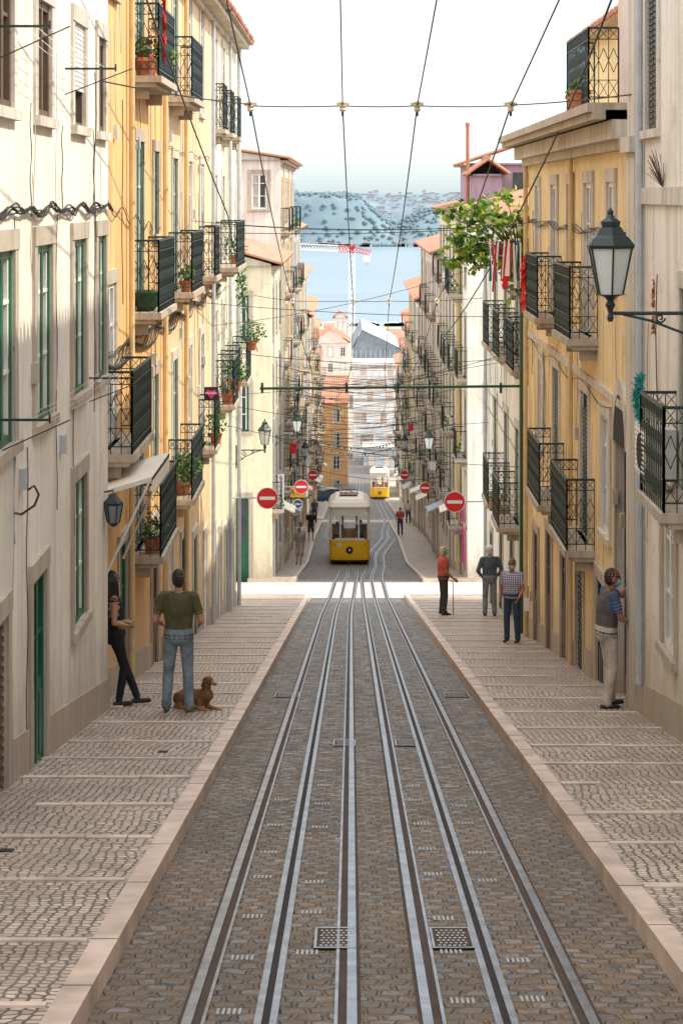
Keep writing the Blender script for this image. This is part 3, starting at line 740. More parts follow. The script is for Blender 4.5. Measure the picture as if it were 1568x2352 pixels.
for i in range(1500):
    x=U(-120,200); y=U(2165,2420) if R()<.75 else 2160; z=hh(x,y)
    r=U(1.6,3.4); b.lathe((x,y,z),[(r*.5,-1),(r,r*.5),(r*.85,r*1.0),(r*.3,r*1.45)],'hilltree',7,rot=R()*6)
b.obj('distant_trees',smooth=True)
b=MB()
for i in range(26): x=U(-20,25); b.box(x,x+U(2,6),826,829,-54.2,-54.2+U(1.0,2.0),random.choice(['whitep','pipew','hwhite','whitep','blueg']))
b.obj('quayside_containers')

# ================================================================ OVERHEAD WIRES
def wire(b,p,q,sag=.05,r=.010,n=12):
    p=Vector(p);q=Vector(q); b.tube([p+(q-p)*i/n-Vector((0,0,4*sag*(i/n)*(1-i/n))) for i in range(n+1)],r,'black',4,cap=False)
spans=[(30.5,1.38,[-1.54,-.13,1.01,2.44]),(64,-3.38,[-1.87,.07,1.22,2.75]),(95,-8.2,[-1.9,.0,1.6,3.0]),(130,-13.2,[-2.4,-1.0,2.3,3.3]),(165,-18,[-2.4,-1.0,2.6,3.6]),(205,-24,[-2.4,0,3.0,4])]
b=MB()
for i,(d,z,xs_) in enumerate(spans):
    wl=-3.3 if d<60 else -3.1; wr=3.7 if d<60 else 4.45
    if i==0: wire(b,(-3.1,24.5,1.42),(xs_[0],d,z+.02),.03,.012); wire(b,(xs_[-1],d,z+.01),(3.6,24.9,1.28),.02,.012)
    else: wire(b,(wl,d,z+.18),(xs_[0],d,z+.02),.02,.012); wire(b,(xs_[-1],d,z+.01),(wr,d,z+.12),.01,.012)
    for a,c in zip(xs_,xs_[1:]): wire(b,(a,d,z),(c,d,z),.015,.012)
for k in range(4):
    prev=(spans[0][2][k]*1.0+(.12,-.0,.1,.3)[k],6,1.38+24.5*.164)
    wire(b,prev,(spans[0][2][k],30.5,1.38),.06,.012)
    for (d,z,x),(d2,z2,x2) in zip(spans,spans[1:]): wire(b,(x[k],d,z),(x2[k],d2,z2),.25,.014 if d<60 else .015)
wire(b,(-2.55,16,4.2),(-2.6,42,-.4),.15,.015); wire(b,(-2.6,42,-.4),(-3.0,64,-5.0),.25,.015)
wire(b,(2.9,18,3.3),(3.3,34,.6),.15,.016); wire(b,(3.3,34,.6),(2.9,64,-4.6),.3,.016)
wire(b,(-3.2,44,-.8),(3.9,44,-.65),.1,.011); wire(b,(-3.2,50,-.7),(4.0,50,-.75),.12,.011); wire(b,(-3.2,38,-2.0),(3.7,38,-2.3),.1,.008)
wire(b,(-3.3,56,-4.4),(4.1,56,-4.6),.2,.012); wire(b,(-3.3,56,-5.6),(4.1,56,-4.7),.1,.009)
wire(b,(-3.2,40,-.5),(3.6,36,-.45),.18,.008); wire(b,(-3.2,46,-3.0),(4.0,52,-1.6),.25,.008); wire(b,(-3.2,52,-6.0),(4.0,47,-6.4),.2,.009); wire(b,(-3.2,48,-5.0),(4.0,58,-6.6),.25,.009)
for i in range(60):
    d=U(78,200); z=G(d)+U(5,10.5); wire(b,(-3.2,d,z),(4.5,d+U(-5,5),z+U(-.8,.8)),U(.1,.6),.014)
b.obj('overhead_wires')
for d,z,xs_ in spans[:3]:
    for x in xs_:
        b=MB(); s_=1 if d<40 else .9
        b.box(x-.10*s_,x+.10*s_,d-.03,d+.03,z+.0,z+.05*s_,'insul'); b.lathe((x,d,z-.09*s_),[(.03,0),(.055,.03),(.04,.05),(.06,.09),(.04,.10),(.06,.14),(.035,.17)],'insul',10)
        b.tube([(x,d,z-.16),(x,d,z-.06)],.022,'iron',6); b.obj('insulator')
e=empty('catenary_post'); b=MB()
b.tube([(3.68,42.6,S(42)-.3),(3.68,42.6,-2.2)],.085,'postg',12); b.tube([(3.68,42.6,S(42)-.2),(3.68,42.6,S(42)+.9)],.12,'postg',12); b.lathe((3.68,42.6,-2.2),[(.10,0),(.11,.05),(.03,.16)],'postg',12)
b.obj('post',e); b=MB(); b.tube([(3.6,42.6,-4.07),(-1.95,42.6,-4.12)],.03,'postg',8); b.tube([(3.62,42.6,-3.3),(.9,42.6,-4.07)],.008,'black',4)
for x in(-1.9,-.1,1.0,3.2): b.tube([(x,42.6,-4.22),(x,42.6,-4.0)],.03,'postg',8)
b.obj('arm',e)

# ================================================================ LAMPS
def spiral(b,c,r,turns,sgn,m='iron',th=.012,a0=0):
    pts=[]
    for i in range(int(turns*14)+1):
        t=i/14; rr=r*(1-.75*i/(turns*14)); a=a0+sgn*t*2*math.pi
        pts.append((c[0]+rr*math.cos(a),c[1],c[2]+rr*math.sin(a)))
    b.tube(pts,th,m,5)
def lamp(X,d,z,wallX,s=1.0):
    e=empty('street_lamp'); b=MB(); sg=1 if wallX>X else -1
    b.lathe((X,d,z),[(.02,-.12),(.035,-.08),(.02,-.04),(.03,0),(.05,.04),(.03,.08),(.06*s,.12*s),(.15*s,.15*s)],'iron',8)
    zb=z+.15*s; zt=z+.62*s; rb=.135*s; rt=.235*s; n=6; ro=math.pi/6
    for k in range(n):
        a=2*math.pi*k/n+ro; b.tube([(X+rb*math.cos(a),d+rb*math.sin(a),zb),(X+rt*math.cos(a),d+rt*math.sin(a),zt)],.012*s,'iron',4)
    b.lathe((X,d,zt),[(.25*s,-.01),(.265*s,.02),(.20*s,.10*s),(.17*s,.12*s),(.12*s,.20*s),(.10*s,.21*s),(.11*s,.26*s),(.05*s,.30*s),(.03*s,.33*s),(.035*s,.36*s),(.005,.40*s)],'iron',6,rot=ro)
    b.obj('lantern_frame',e)
    g=MB(); g.lathe((X,d,zb),[(rb*.93,0),(rt*.95,.465*s)],'lampg',6,rot=ro); g.obj('lantern_glass',e)
    a=MB(); a.tube([(X,d,z-.04),(wallX,d,z-.04)],.018,'iron',6)
    L=abs(wallX-X)
    a.tube([(X+sg*.12,d,z-.05),(X+sg*L*.35,d,z-.12*s),(X+sg*L*.7,d,z-.28*s),(wallX,d,z-.55*s)],.014,'iron',5)
    spiral(a,(X+sg*L*.72,d,z-.15*s),.09*s,1.4,sg,th=.011); spiral(a,(X+sg*L*.42,d,z-.09*s),.05*s,1.3,-sg,th=.010); spiral(a,(X+sg*L*.86,d,z-.36*s),.08*s,1.3,-sg,th=.011); spiral(a,(X+sg*L*.9,d,z-.12*s),.06*s,1.3,-sg,th=.009)
    a.box(min(wallX,wallX-sg*.03),max(wallX,wallX-sg*.03),d-.05,d+.05,z-.65*s,z+.1,'iron'); a.obj('bracket_arm',e)
lamp(2.47,19,-1.08,3.6,.95)
lamp(-2.47,60-2.9,-7.25,-3.3,.85); lamp(-2.1,77.5,-9.3,-3.05,.9); lamp(3.0,77,-9.9,4.45,.9); lamp(-2.3,100,-13.2,-3.2,.9); lamp(2.9,108,-13.8,4.4,.9); lamp(3.1,130,-16.5,4.35,.9); lamp(-2.3,132,-17,-3.35,.9)
e=empty('wall_lantern'); b=MB(); b.lathe((-2.98,25.0,-4.15),[(.03,0),(.07,.04),(.075,.05)],'iron',6)
for k in range(6):
    a=math.pi/3*k; b.tube([(-2.98+.078*math.cos(a),25+.078*math.sin(a),-4.1),(-2.98+.118*math.cos(a),25+.118*math.sin(a),-3.87)],.01,'iron',4)
b.lathe((-2.98,25.0,-4.15),[(.12,.28),(.125,.30),(.05,.38),(.02,.42)],'iron',6); b.tube([(-3.1,25,-3.72),(-2.98,25,-3.70),(-2.98,25,-3.75)],.012,'iron',5); b.obj('lantern',e)
b=MB(); b.lathe((-2.98,25.0,-4.10),[(.072,0),(.108,.22)],'slate',6); b.obj('glass',e)

# ================================================================ SIGNS
def noentry(x,d,z,wx,r=.3):
    e=empty('no_entry_sign'); b=MB(); b.lathe((x,d,z),[(r,0),(r,.015)],'signw',32,'y'); b.lathe((x,d,z),[(r*.94,-.006),(r*.94,.001)],'red',32,'y'); b.box(x-r*.72,x+r*.72,d-.012,d-.005,z-r*.15,z+r*.15,'signw'); b.obj('disc',e)
    b=MB(); b.tube([(x,d+.05,z),(wx,d+.05,z)],.02,'pipew',6); b.box(x-.05,x+.05,d+.015,d+.07,z-.05,z+.05,'pipew'); b.obj('bracket',e)
noentry(-2.31,55,-8.35,-3.3); noentry(2.96,57,-8.76,4.1); noentry(-1.95,78,-11.4,-3.05,.28); noentry(-2.05,107,-15,-3.2,.28); noentry(3.0,112,-15.7,4.4,.26); noentry(3.35,90,-13.2,4.45,.26)
e=empty('atm_sign'); b=MB(); b.box(-2.5,-1.88,82,82.1,-12.42,-12.0,'yel'); b.lathe((-2.19,82,-12.68),[(.2,0),(.2,.06)],'signw',20,'y'); b.lathe((-2.19,81.99,-12.68),[(.16,0),(.16,.008)],'blue',20,'y'); b.box(-2.3,-2.08,81.975,81.985,-12.72,-12.66,'signw'); b.tube([(-2.5,82.05,-12.2),(-3.05,82.05,-12.2)],.025,'pipew',6); b.obj('panel',e)
text('lettering','ATM',(-2.19,81.985,-12.21),.33,'blue',e)
e=empty('vertical_shop_sign'); b=MB(); b.box(-2.86,-2.62,77.9,78.0,-12.4,-10.9,'signw'); b.tube([(-2.86,77.95,-11.2),(-3.05,77.95,-11.2)],.02,'iron',6); b.obj('panel',e)
for i,ch in enumerate('BICAENSE'): text('letter',ch,(-2.74,77.89,-11.02-.175*i),.19,'black',e)
e=empty('heart_sign'); b=MB(); b.box(-3.16,-2.86,42.9,42.95,-4.4,-4.12,'dark'); b.poly([(-3.01,42.89,-4.37),(-2.9,42.89,-4.25),(-2.92,42.89,-4.17),(-3.01,42.89,-4.2),(-3.1,42.89,-4.17),(-3.12,42.89,-4.25)],'pinkg'); b.box(-3.3,-3.16,42.9,42.95,-4.3,-4.27,'iron'); b.obj('panel',e)
text('lettering','PALADIN',(-3.01,42.88,-4.25),.06,'signw',e)
e=empty('graffiti'); b=MB()
for i in range(8):
    z=-12.0-i*.33; b.box(4.425,4.448,77.0,80.2,z-.27,z,'pinkg')
b.obj('painted_bricks',e)
e=empty('awning'); b=MB()
b.hexa([(-3.25,25.5,-3.80),(-3.25,28.0,-3.80),(-3.25,28.0,-3.86),(-3.25,25.5,-3.86),(-2.55,25.5,-3.6),(-2.55,28,-3.6),(-2.55,28,-3.66),(-2.55,25.5,-3.66)],'awn')
n_=12
for i in range(n_):
    ya=25.5+2.5*i/n_; yb=25.5+2.5*(i+1)/n_; b.poly([(-2.55,ya,-3.62),(-2.55,yb,-3.62),(-2.55,yb,-3.82),(-2.55,(ya+yb)/2,-3.88),(-2.55,ya,-3.82)],'awn')
b.tube([(-2.57,25.5,-3.64),(-3.2,25.5,-5.0)],.018,'whitep',6); b.tube([(-2.57,28,-3.64),(-3.2,28,-5.1)],.018,'whitep',6); b.tube([(-3.24,25.4,-3.82),(-3.24,28.1,-3.82)],.05,'whitep',8); b.obj('canvas_and_arms',e)

# ================================================================ PLANTS
def pot(name,x,d,z,s=1,mats=('leaf','leafd'),n=90,rad=.22,fl=None):
    e=empty(name); b=MB(); b.lathe((x,d,z),[(.09*s,0),(.12*s,.16*s),(.135*s,.17*s),(.135*s,.21*s),(.11*s,.2*s)],'terra',12); b.obj('pot',e)
    b=MB(); 
    for i in range(12): b.tube([(x,d,z+.18*s),(x+U(-1,1)*rad*.8,d+U(-1,1)*rad*.8,z+.2*s+U(.1,1.2)*rad)],.005,'leafd',3)
    b.leaves((x,d,z+.22*s+rad*.7),(rad,rad,rad*.9),n,.09,list(mats)+([fl] if fl else [])); b.obj('foliage',e)
pot('potted_plant',-3.08,36.6,-5.5,1.2,n=160,rad=.32); pot('potted_plant',-3.08,37.5,-5.5,1.1,n=140,rad=.3); pot('potted_plant',-3.1,38.0,-5.5,1,n=90,rad=.25,fl='redcloth')
pot('potted_plant',-3.1,29.95,1.8,1.3,fl='redcloth',n=120); pot('potted_plant',-3.1,30.5,1.8,1.1,n=120,rad=.25); pot('potted_plant',-3.0,32.0,1.85,1.0,mats=('leafy','leaf'),n=120,rad=.25)
pot('potted_plant',-3.0,30.1,-5.4,1.1,n=90,rad=.22); pot('potted_plant',-3.0,36.3,-1.75,1,n=80,rad=.2); pot('potted_plant',-3.0,44.2,-5.5,1.1,n=110,rad=.28)
pot('potted_plant',-2.9,50.,-1.7,1,n=120,rad=.3); pot('potted_plant',-2.95,47.8,-5.0,1.3,n=80,fl='redcloth'); pot('potted_plant',-2.95,51,-5.,1.2,n=200,rad=.4); pot('potted_plant',-2.7,54.2,-4.2,1.1,mats=('leafd','leafd','leaf'),n=260,rad=.38)
pot('potted_plant',3.35,29.2,1.3,1.2,n=50,rad=.12); pot('potted_plant',3.7,51,-8,1.2,n=60,rad=.2); pot('potted_plant',3.4,30.3,1.3,1.,n=40,rad=.12)
b=MB(); b.leaves((-2.85,51.9,-2.3),(.12,.35,.75),260,.09,['leafd','leaf']); b.obj('trailing_ivy')
b=MB(); b.lathe((-3.1,30.2,-1.74),[(.12,0),(.17,.08),(.17,.28),(.14,.3)],'leafd',12); b.obj('planter_pot')
b=MB()
for k in range(40): 
    z=U(2.2,3.2); b.poly([(-2.88+U(-.05,.05),30.4+U(-.1,.1),z),(-2.88+U(-.06,.06),30.5+U(-.1,.1),z-.1),(-2.84,30.5+U(-.1,.1),z-.2)],'redcloth')
b.obj('red_streamer')
b=MB()
for k in range(22):
    x=3.5-U(0,.65); d=41+U(-.3,.6); z=-.95+U(-.1,.1); L=U(.4,1.0); w_=.035
    b.poly([(x,d,z),(x+w_,d,z),(x+w_+U(-.08,.08),d,z-L),(x+U(-.08,.08),d,z-L)],random.choice(['redcloth','signw','signw','signw','redcloth','blue']))
for k in range(40): z=U(-2.2,-1.2); b.poly([(3.38+U(-.06,.06),38.5+U(-.1,.1),z),(3.30+U(-.08,.08),38.5,z-.12),(3.36+U(-.08,.08),38.6,z+.1)],'redcloth')
for k in range(60): z=U(-1.55,-.95); b.poly([(3.42+U(-.02,.02),22.6+U(-.05,.05),z),(3.42+U(-.03,.03),22.6,z-.05),(3.45,22.62,z)],'terra')
b.obj('ribbon_decorations')
e=empty('tree'); b=MB(); base=Vector((3.75,42.9,-2.2))
b.tube([base,base+Vector((-.05,.05,.5)),base+Vector((-.2,.1,1.0))],.05,'wood',7,.035)
tips=[]
for k in range(14):
    q=base+Vector((U(-1.55,.15),U(-.5,.8),U(.6,2.3))); tips.append(q)
tips+=[base+Vector(v) for v in((-1.6,0,1.75),(-1.35,.1,1.4),(-1.1,0,1.2),(-.9,.1,1.9),(-.4,0,2.2),(-.2,.1,1.7),(.1,0,1.9),(-1.1,0,.75),(-.5,.1,1.0),(-.75,-.1,1.5),(-.5,-.2,1.7))]
for q in tips: m_=base+Vector((-.15,.1,.8)); b.tube([m_,(m_+q)/2+Vector((0,0,.12)),q],.022,'wood',5,.007)
b.obj('trunk_and_limbs',e); b=MB()
for q in tips: b.leaves(q,(.30,.32,.24),int(U(30,62)),.18,['leafy','leaf','leafy','leaf','leafd'])
b.leaves(base+Vector((-.1,0,.5)),(.35,.3,.65),200,.24,['leaf','leafy','curtain']); b.obj('foliage',e)
for x,d,z in((3.58,22.9,.1),):
    b=MB()
    for k in range(30): b.tube([(x,d,z),(x-U(0,.18),d+U(-.2,.2),z+U(.15,.45))],.004,'wood',3,cap=False)
    b.obj('dry_weeds')

# ================================================================ FIGURES
class Body:
    def __init__(s): s.v=[];s.f=[];s.t=[]
    def rings(s,rs,tag):
        n=len(rs[0]); base=len(s.v)
        for r in rs: s.v+=[Vector(p) for p in r]; s.t+=[tag]*n
        for i in range(len(rs)-1):
            for j in range(n):
                a=base+i*n+j;b_=base+i*n+(j+1)%n; s.f.append((a,b_,b_+n,a+n))
        s.f.append(tuple(base+j for j in reversed(range(n)))); s.f.append(tuple(base+(len(rs)-1)*n+j for j in range(n)))
    def cap(s,p,q,r0,r1,tag,flat=1,side=None,n=12):
        p=Vector(p);q=Vector(q); L=(q-p).length; t=(q-p).normalized()
        a=Vector(side) if side is not None else (Vector((1,0,0)) if abs(t.x)<.8 else Vector((0,1,0)))
        w=t.cross(a).normalized(); u=w.cross(t).normalized()
        st=[(-.9,.42),(-.6,.8)]; rs=[]
        def ring(c,r): return [c+u*math.cos(2*math.pi*k/n)*r+w*math.sin(2*math.pi*k/n)*r*flat for k in range(n)]
        for h_,k in st: rs.append(ring(p+t*h_*r0,r0*k))
        m=max(2,int(L/.035))
        for i in range(m+1): rs.append(ring(p+(q-p)*i/m,r0+(r1-r0)*i/m))
        for h_,k in reversed(st): rs.append(ring(q-t*h_*r1,r1*k))
        s.rings(rs,tag)
    def ell(s,c,rx,ry,rz,tag,Mx=None,n=14,m=9):
        c=Vector(c); rs=[]
        for i in range(m):
            ph=math.pi*(i+.35)/(m-.3); zz=-math.cos(ph); rr=math.sin(ph); ring=[]
            for k in range(n):
                v=Vector((rx*rr*math.cos(2*math.pi*k/n),ry*rr*math.sin(2*math.pi*k/n),rz*zz))
                if Mx: v=Mx@v
                ring.append(c+v)
            rs.append(ring)
        s.rings(rs,tag)
    def build(s,name,mats,res,M4,smooth=4):
        me=bpy.data.meshes.new('tmp'); me.from_pydata(s.v,[],s.f); o=bpy.data.objects.new('tmp',me); sc.collection.objects.link(o)
        r=o.modifiers.new('r','REMESH'); r.mode='VOXEL'; r.voxel_size=res; r.use_smooth_shade=True
        q=o.modifiers.new('s','SMOOTH'); q.factor=.5; q.iterations=smooth
        dg=bpy.context.evaluated_depsgraph_get(); ev=o.evaluated_get(dg); nm=bpy.data.meshes.new_from_object(ev)
        bpy.data.objects.remove(o); kd=kdtree.KDTree(len(s.v))
        for i,v in enumerate(s.v): kd.insert(v,i)
        kd.balance(); tags=list(mats.keys())
        nm.materials.clear()
        for t_ in tags: nm.materials.append(mats[t_])
        idx=[tags.index(s.t[kd.find(p.center)[1]]) for p in nm.polygons]
        nm.polygons.foreach_set('material_index',idx); nm.polygons.foreach_set('use_smooth',[True]*len(idx)); nm.update()
        no=bpy.data.objects.new(name,nm); sc.collection.objects.link(no); no.matrix_world=M4; return no
M['skin']=plain('skin',(.42,.22,.14),.55,var=.08); M['skind']=plain('tanned_skin',(.30,.15,.09),.55,var=.08)
M['hairb']=plain('dark_hair',(.018,.012,.01),.6); M['hairg']=plain('grey_hair',(.5,.48,.45),.7); M['eye']=plain('eye_dark',(.02,.015,.01),.3); M['lip']=plain('lips',(.32,.10,.08),.5)
def cloth(name,c,var=.18):
    m,t,p=nt(name); co=coords(t); n=noise(t,co,5,5,.7)
    t.links.new(ramp(t,n,[(.3,tuple(x*(1-var*1.6) for x in c)),(.7,tuple(x*(1+var) for x in c))]),p.inputs['Base Color']); p.inputs['Roughness'].default_value=.9
    bump(t,p,noise(t,coords(t,(1,1,.6)),9,3,.5),1.0,.04); return m
C={'olive':cloth('olive_tshirt',(.085,.08,.035)),'jeans':cloth('blue_jeans',(.19,.25,.30),.35),'blackc':cloth('black_cloth',(.012,.012,.014)),'redsh':cloth('red_shirt',(.50,.08,.06)),'darkp':cloth('dark_trousers',(.035,.045,.05)),
 'slate':cloth('slate_shirt',(.07,.10,.13)),'greyp':cloth('grey_trousers',(.20,.22,.27)),'beige':cloth('beige_trousers',(.50,.45,.38)),'vest':cloth('grey_vest',(.10,.09,.09)),'royal':cloth('blue_sleeve',(.02,.10,.30)),'djeans':cloth('dark_jeans',(.03,.06,.12)),
 'whitec':cloth('white_cap',(.72,.72,.70)),'mask':cloth('face_mask',(.25,.50,.58),.05),'shoe':cloth('dark_shoe',(.03,.028,.025)),'shoey':cloth('trainer',(.10,.10,.04)),'taupe':cloth('taupe_shirt',(.3,.27,.24)),'sand':cloth('sand_shorts',(.45,.40,.33))}
m,t,p=nt('plaid_shirt'); co=coords(t); ck=[]
for ax in('X','Z'):
    w=t.nodes.new('ShaderNodeTexWave'); w.bands_direction=ax; w.inputs['Scale'].default_value=7; t.links.new(co,w.inputs['Vector']); ck.append(w.outputs['Fac'])
c1=ramp(t,ck[0],[(.4,(.60,.60,.66)),(.7,(.20,.22,.36))]); c2=ramp(t,ck[1],[(.4,(1,1,1)),(.7,(.45,.45,.6))]); t.links.new(mixc(t,1.,c1,c2,'MULTIPLY'),p.inputs['Base Color']); p.inputs['Roughness'].default_value=.9; C['plaid']=m

def human(name,x,d,heading,H=1.75,J=None,shirt='olive',pants='jeans',shoe='shoe',skin='skin',hair='hairb',sleeve='short',sleevem=None,res=.0075,head_yaw=0,head_pitch=0,long=False,cap_=None,mask=False,fem=False,shorts=False,zoff=0,girth=1.0,curl=.5):
    B=Body(); j=dict(pel=(0,0,.95),neck=(0,-.01,1.46),head=(0,.015,1.625),hipL=(-.09,0,.92),hipR=(.09,0,.92),kneeL=(-.11,.02,.50),kneeR=(.11,.02,.50),ankL=(-.12,-.02,.085),ankR=(.12,-.02,.085),
      shL=(-.185,-.01,1.42),shR=(.185,-.01,1.42),elL=(-.24,-.03,1.13),elR=(.24,-.03,1.13),wrL=(-.25,.06,.88),wrR=(.25,.06,.88),footL=(0,1),footR=(0,1))
    if fem: j.update(shL=(-.155,-.01,1.41),shR=(.155,-.01,1.41))
    if J: j.update(J)
    V={k:Vector(v) for k,v in j.items()}
    ax=(V['shR']-V['shL']).normalized(); sp=V['neck']-V['pel']; sd=sp.normalized(); fy=sd.cross(ax).normalized()
    if fy.y<0 and abs(ax.x)>.5: fy=-fy
    def tors(tab,tag,ex=0):
        rs=[]
        for tt,rx,ry in tab:
            c=V['pel']+sp*tt; rs.append([c+ax*math.cos(a)*(rx*girth+ex)+fy*math.sin(a)*(ry*girth+ex) for a in[2*math.pi*k/18 for k in range(18)]])
        B.rings(rs,tag)
    w=.92 if fem else 1
    tors([(-.2,.09,.07),(-.15,.14,.10),(-.05,.168,.118),(.04,.165,.115),(.12,.15*w,.11)],'pants')
    tors([(-.06,.166,.118),(.02,.168,.118),(.2,.152*w,.112),(.4,.158*w,.112),(.6,.176*w,.122),(.78,.185*w,.112),(.9,.165*w,.092),(.97,.11,.075),(1.0,.06,.055)],'shirt',.008)
    B.cap(V['neck']-Vector((0,0,.06)),V['head']-Vector((0,.01,.07)),.056 if not fem else .047,.05 if not fem else .044,'skin')
    for s_ in'LR':
        sh,el,wr=V['sh'+s_],V['el'+s_],V['wr'+s_]; sx=-1 if s_=='L' else 1
        B.cap(V['pel']+sp*.93+ax*sx*.05,sh,.06,.062 if not fem else .048,'shirt')
        k=.85 if fem else 1
        B.cap(sh,el,.052*k,.042*k,'skin'); B.cap(el,wr,.042*k,.027*k,'skin')
        st='sleeve' if sleevem else 'shirt'
        if sleeve=='short': B.cap(sh,sh+(el-sh)*.62,.066,.06,st)
        elif sleeve=='long': B.cap(sh,el,.064,.055,st); B.cap(el,el+(wr-el)*.92,.054,.04,st)
        dr=(wr-el).normalized()
        inn=Vector((-sx,0,0)); side=Vector((0,1,0)); side=(side-dr*side.dot(dr)); 
        if side.length<.3: side=Vector((0,0,1))-dr*dr.z
        side.normalize(); pn=dr.cross(side).normalized()
        if pn.dot(inn)<0: pn=-pn
        B.cap(wr+dr*.02,wr+dr*.085,.030,.040,'skin',.42,side)
        for i,(o_,L_) in enumerate(((.032,.066),(.011,.076),(-.011,.071),(-.031,.056))):
            b0=wr+dr*.10+side*o_; m1=b0+(dr*(1-curl*.35)+pn*curl*.6).normalized()*L_*.55; e1=m1+(dr*(1-curl)+pn*curl*1.1).normalized()*L_*.5
            B.cap(b0-dr*.015,m1,.0095,.0088,'skin',n=8); B.cap(m1,e1,.0088,.0075,'skin',n=8)
        tb=wr+dr*.035+side*.03; tm=tb+(side*.8+dr*.6+pn*.2).normalized()*.035; B.cap(tb,tm,.012,.0105,'skin',n=8); B.cap(tm,tm+(dr*.9+side*.25+pn*.3).normalized()*.03,.0105,.009,'skin',n=8)
        hp,kn,an=V['hip'+s_],V['knee'+s_],V['ank'+s_]; f=V['foot'+s_]; f3=Vector((f.x,f.y,0)).normalized()
        if shorts:
            B.cap(hp,kn,.075,.052,'skin'); B.cap(kn,an,.052,.035,'skin'); B.cap(hp,hp+(kn-hp)*.9,.092,.082,'pants')
        else:
            lw=.82 if fem else 1
            B.cap(hp,kn,.094*(.95 if fem else 1),.070*lw,'pants'); B.cap(kn,kn+(an-kn)*.45,.068*lw,.066*lw,'pants'); B.cap(kn+(an-kn)*.45,an+(kn-an)*.04,.066*lw,.057*lw,'pants')
            if not fem: B.cap(an+Vector((0,0,.06)),an+Vector((0,.01,.01)),.060,.066,'pants')
        B.cap(an-f3*.04+Vector((0,0,-.045)),an+f3*.15+Vector((0,0,-.052)),.042,.036,'shoe',.8,f3.cross(Vector((0,0,1)))); B.cap(an,an-Vector((0,0,.035)),.036,.042,'shoe' if not shorts else 'skin')
    if not fem: B.ell(V['pel']+Vector((0,-.06,-.04)),.13,.07,.09,'pants')
    else:
        B.ell(V['pel']+Vector((0,-.06,-.05)),.135,.08,.10,'pants')
        for s_ in(-1,1): B.ell(V['pel']+sp*.68+ax*s_*.07+fy*.08,.055,.05,.055,'shirt')
    hd=V['head']; Rm=Matrix.Rotation(math.radians(head_yaw),3,'Z')@Matrix.Rotation(math.radians(head_pitch),3,'X')
    def h_(x_,y_,z_): return hd+Rm@Vector((x_,y_,z_))
    B.ell(h_(0,0,.01),.076,.094,.112,'skin',Rm); B.ell(h_(0,.028,-.06),.054,.058,.055,'skin',Rm)
    B.ell(h_(0,.10,-.015),.013,.018,.024,'skin',Rm)
    for s_ in(-1,1):
        B.ell(h_(s_*.079,-.005,-.01),.012,.022,.032,'skin',Rm); B.ell(h_(s_*.031,.086,.008),.012,.009,.007,'eye',Rm,8,5); B.ell(h_(s_*.031,.090,.028),.018,.006,.005,'hair',Rm,8,5)
    B.ell(h_(0,.088,-.062),.024,.008,.008,'lip',Rm,8,5)
    if mask: B.ell(h_(0,.052,-.045),.068,.062,.055,'mask',Rm)
    B.ell(h_(0,-.020,.030),.083,.094,.103,'hair',Rm); B.ell(h_(0,-.045,-.02),.074,.06,.07,'hair',Rm)
    if long:
        B.cap(h_(0,-.06,0),h_(.0,-.09,-.30),.085,.055,'hair'); B.cap(h_(.06,-.03,0),h_(.09,-.02,-.28),.045,.03,'hair'); B.cap(h_(-.06,-.03,0),h_(-.09,-.03,-.28),.045,.03,'hair')
    if cap_:
        B.ell(h_(0,-.01,.075),.100,.120,.074,'cap',Rm); B.ell(h_(0,.10,.055),.06,.06,.012,'cap',Rm)
    mats={'shirt':C[shirt],'pants':C[pants],'shoe':C[shoe],'skin':M[skin],'hair':M[hair],'eye':M['eye'],'lip':M['lip'],'mask':C['mask'],'cap':C['whitec'],'sleeve':C[sleevem or shirt]}
    k=H/1.75
    M4=Matrix.Translation((x,d,S(d)+zoff+.005))@Matrix.Rotation(math.radians(heading),4,'Z')@Matrix.Scale(k,4)
    return B.build(name,mats,res,M4)
human('man_in_olive_tshirt',-2.16,25.0,-4,1.79,dict(elL=(-.285,-.05,1.13),elR=(.285,-.05,1.13),wrL=(-.235,.17,1.04),wrR=(.235,.17,1.04),ankL=(-.15,-.02,.085),ankR=(.13,-.02,.085),kneeL=(-.13,.02,.5),footL=(-.3,1),footR=(.3,1)),shoe='shoey',head_yaw=-6,girth=1.06)
human('woman_leaning_on_wall',-3.02,25.9,-68,1.78,dict(pel=(0,-.05,.93),neck=(0,-.10,1.43),head=(0,-.07,1.60),hipL=(-.085,-.05,.90),hipR=(.085,-.05,.90),kneeL=(-.07,.10,.50),kneeR=(.09,.05,.50),ankL=(.03,.24,.085),ankR=(.09,-.02,.085),
  shL=(-.155,-.10,1.38),shR=(.155,-.10,1.38),elL=(-.22,-.12,1.10),elR=(.23,-.12,1.10),wrL=(-.06,.08,1.06),wrR=(.08,.09,1.02)),shirt='blackc',pants='blackc',sleeve='none',skin='skin',long=True,fem=True,head_yaw=30,girth=1.08)
human('man_in_red_shirt',2.36,51,-75,1.76,dict(elR=(.24,.0,1.12),wrR=(.22,.20,.95),wrL=(-.24,.05,.87)),shirt='redsh',pants='darkp',hair='hairg',mask=True,res=.011,head_pitch=5,skin='skind',girth=1.16)
b=MB(); b.tube([(2.61,50.93,S(51)+.01),(2.60,50.97,S(51)+.88)],.012,'brownw',6); b.tube([(2.60,50.97,S(51)+.88),(2.55,50.96,S(51)+.90),(2.50,50.96,S(51)+.88)],.012,'brownw',6); b.obj('walking_cane')
human('man_in_white_cap',3.50,50.4,5,1.78,dict(elL=(-.30,-.06,1.14),elR=(.30,-.06,1.14),wrL=(-.20,.10,.98),wrR=(.20,.10,.98)),shirt='slate',pants='greyp',hair='hairg',cap_=True,res=.011,sleeve='long',girth=1.12)
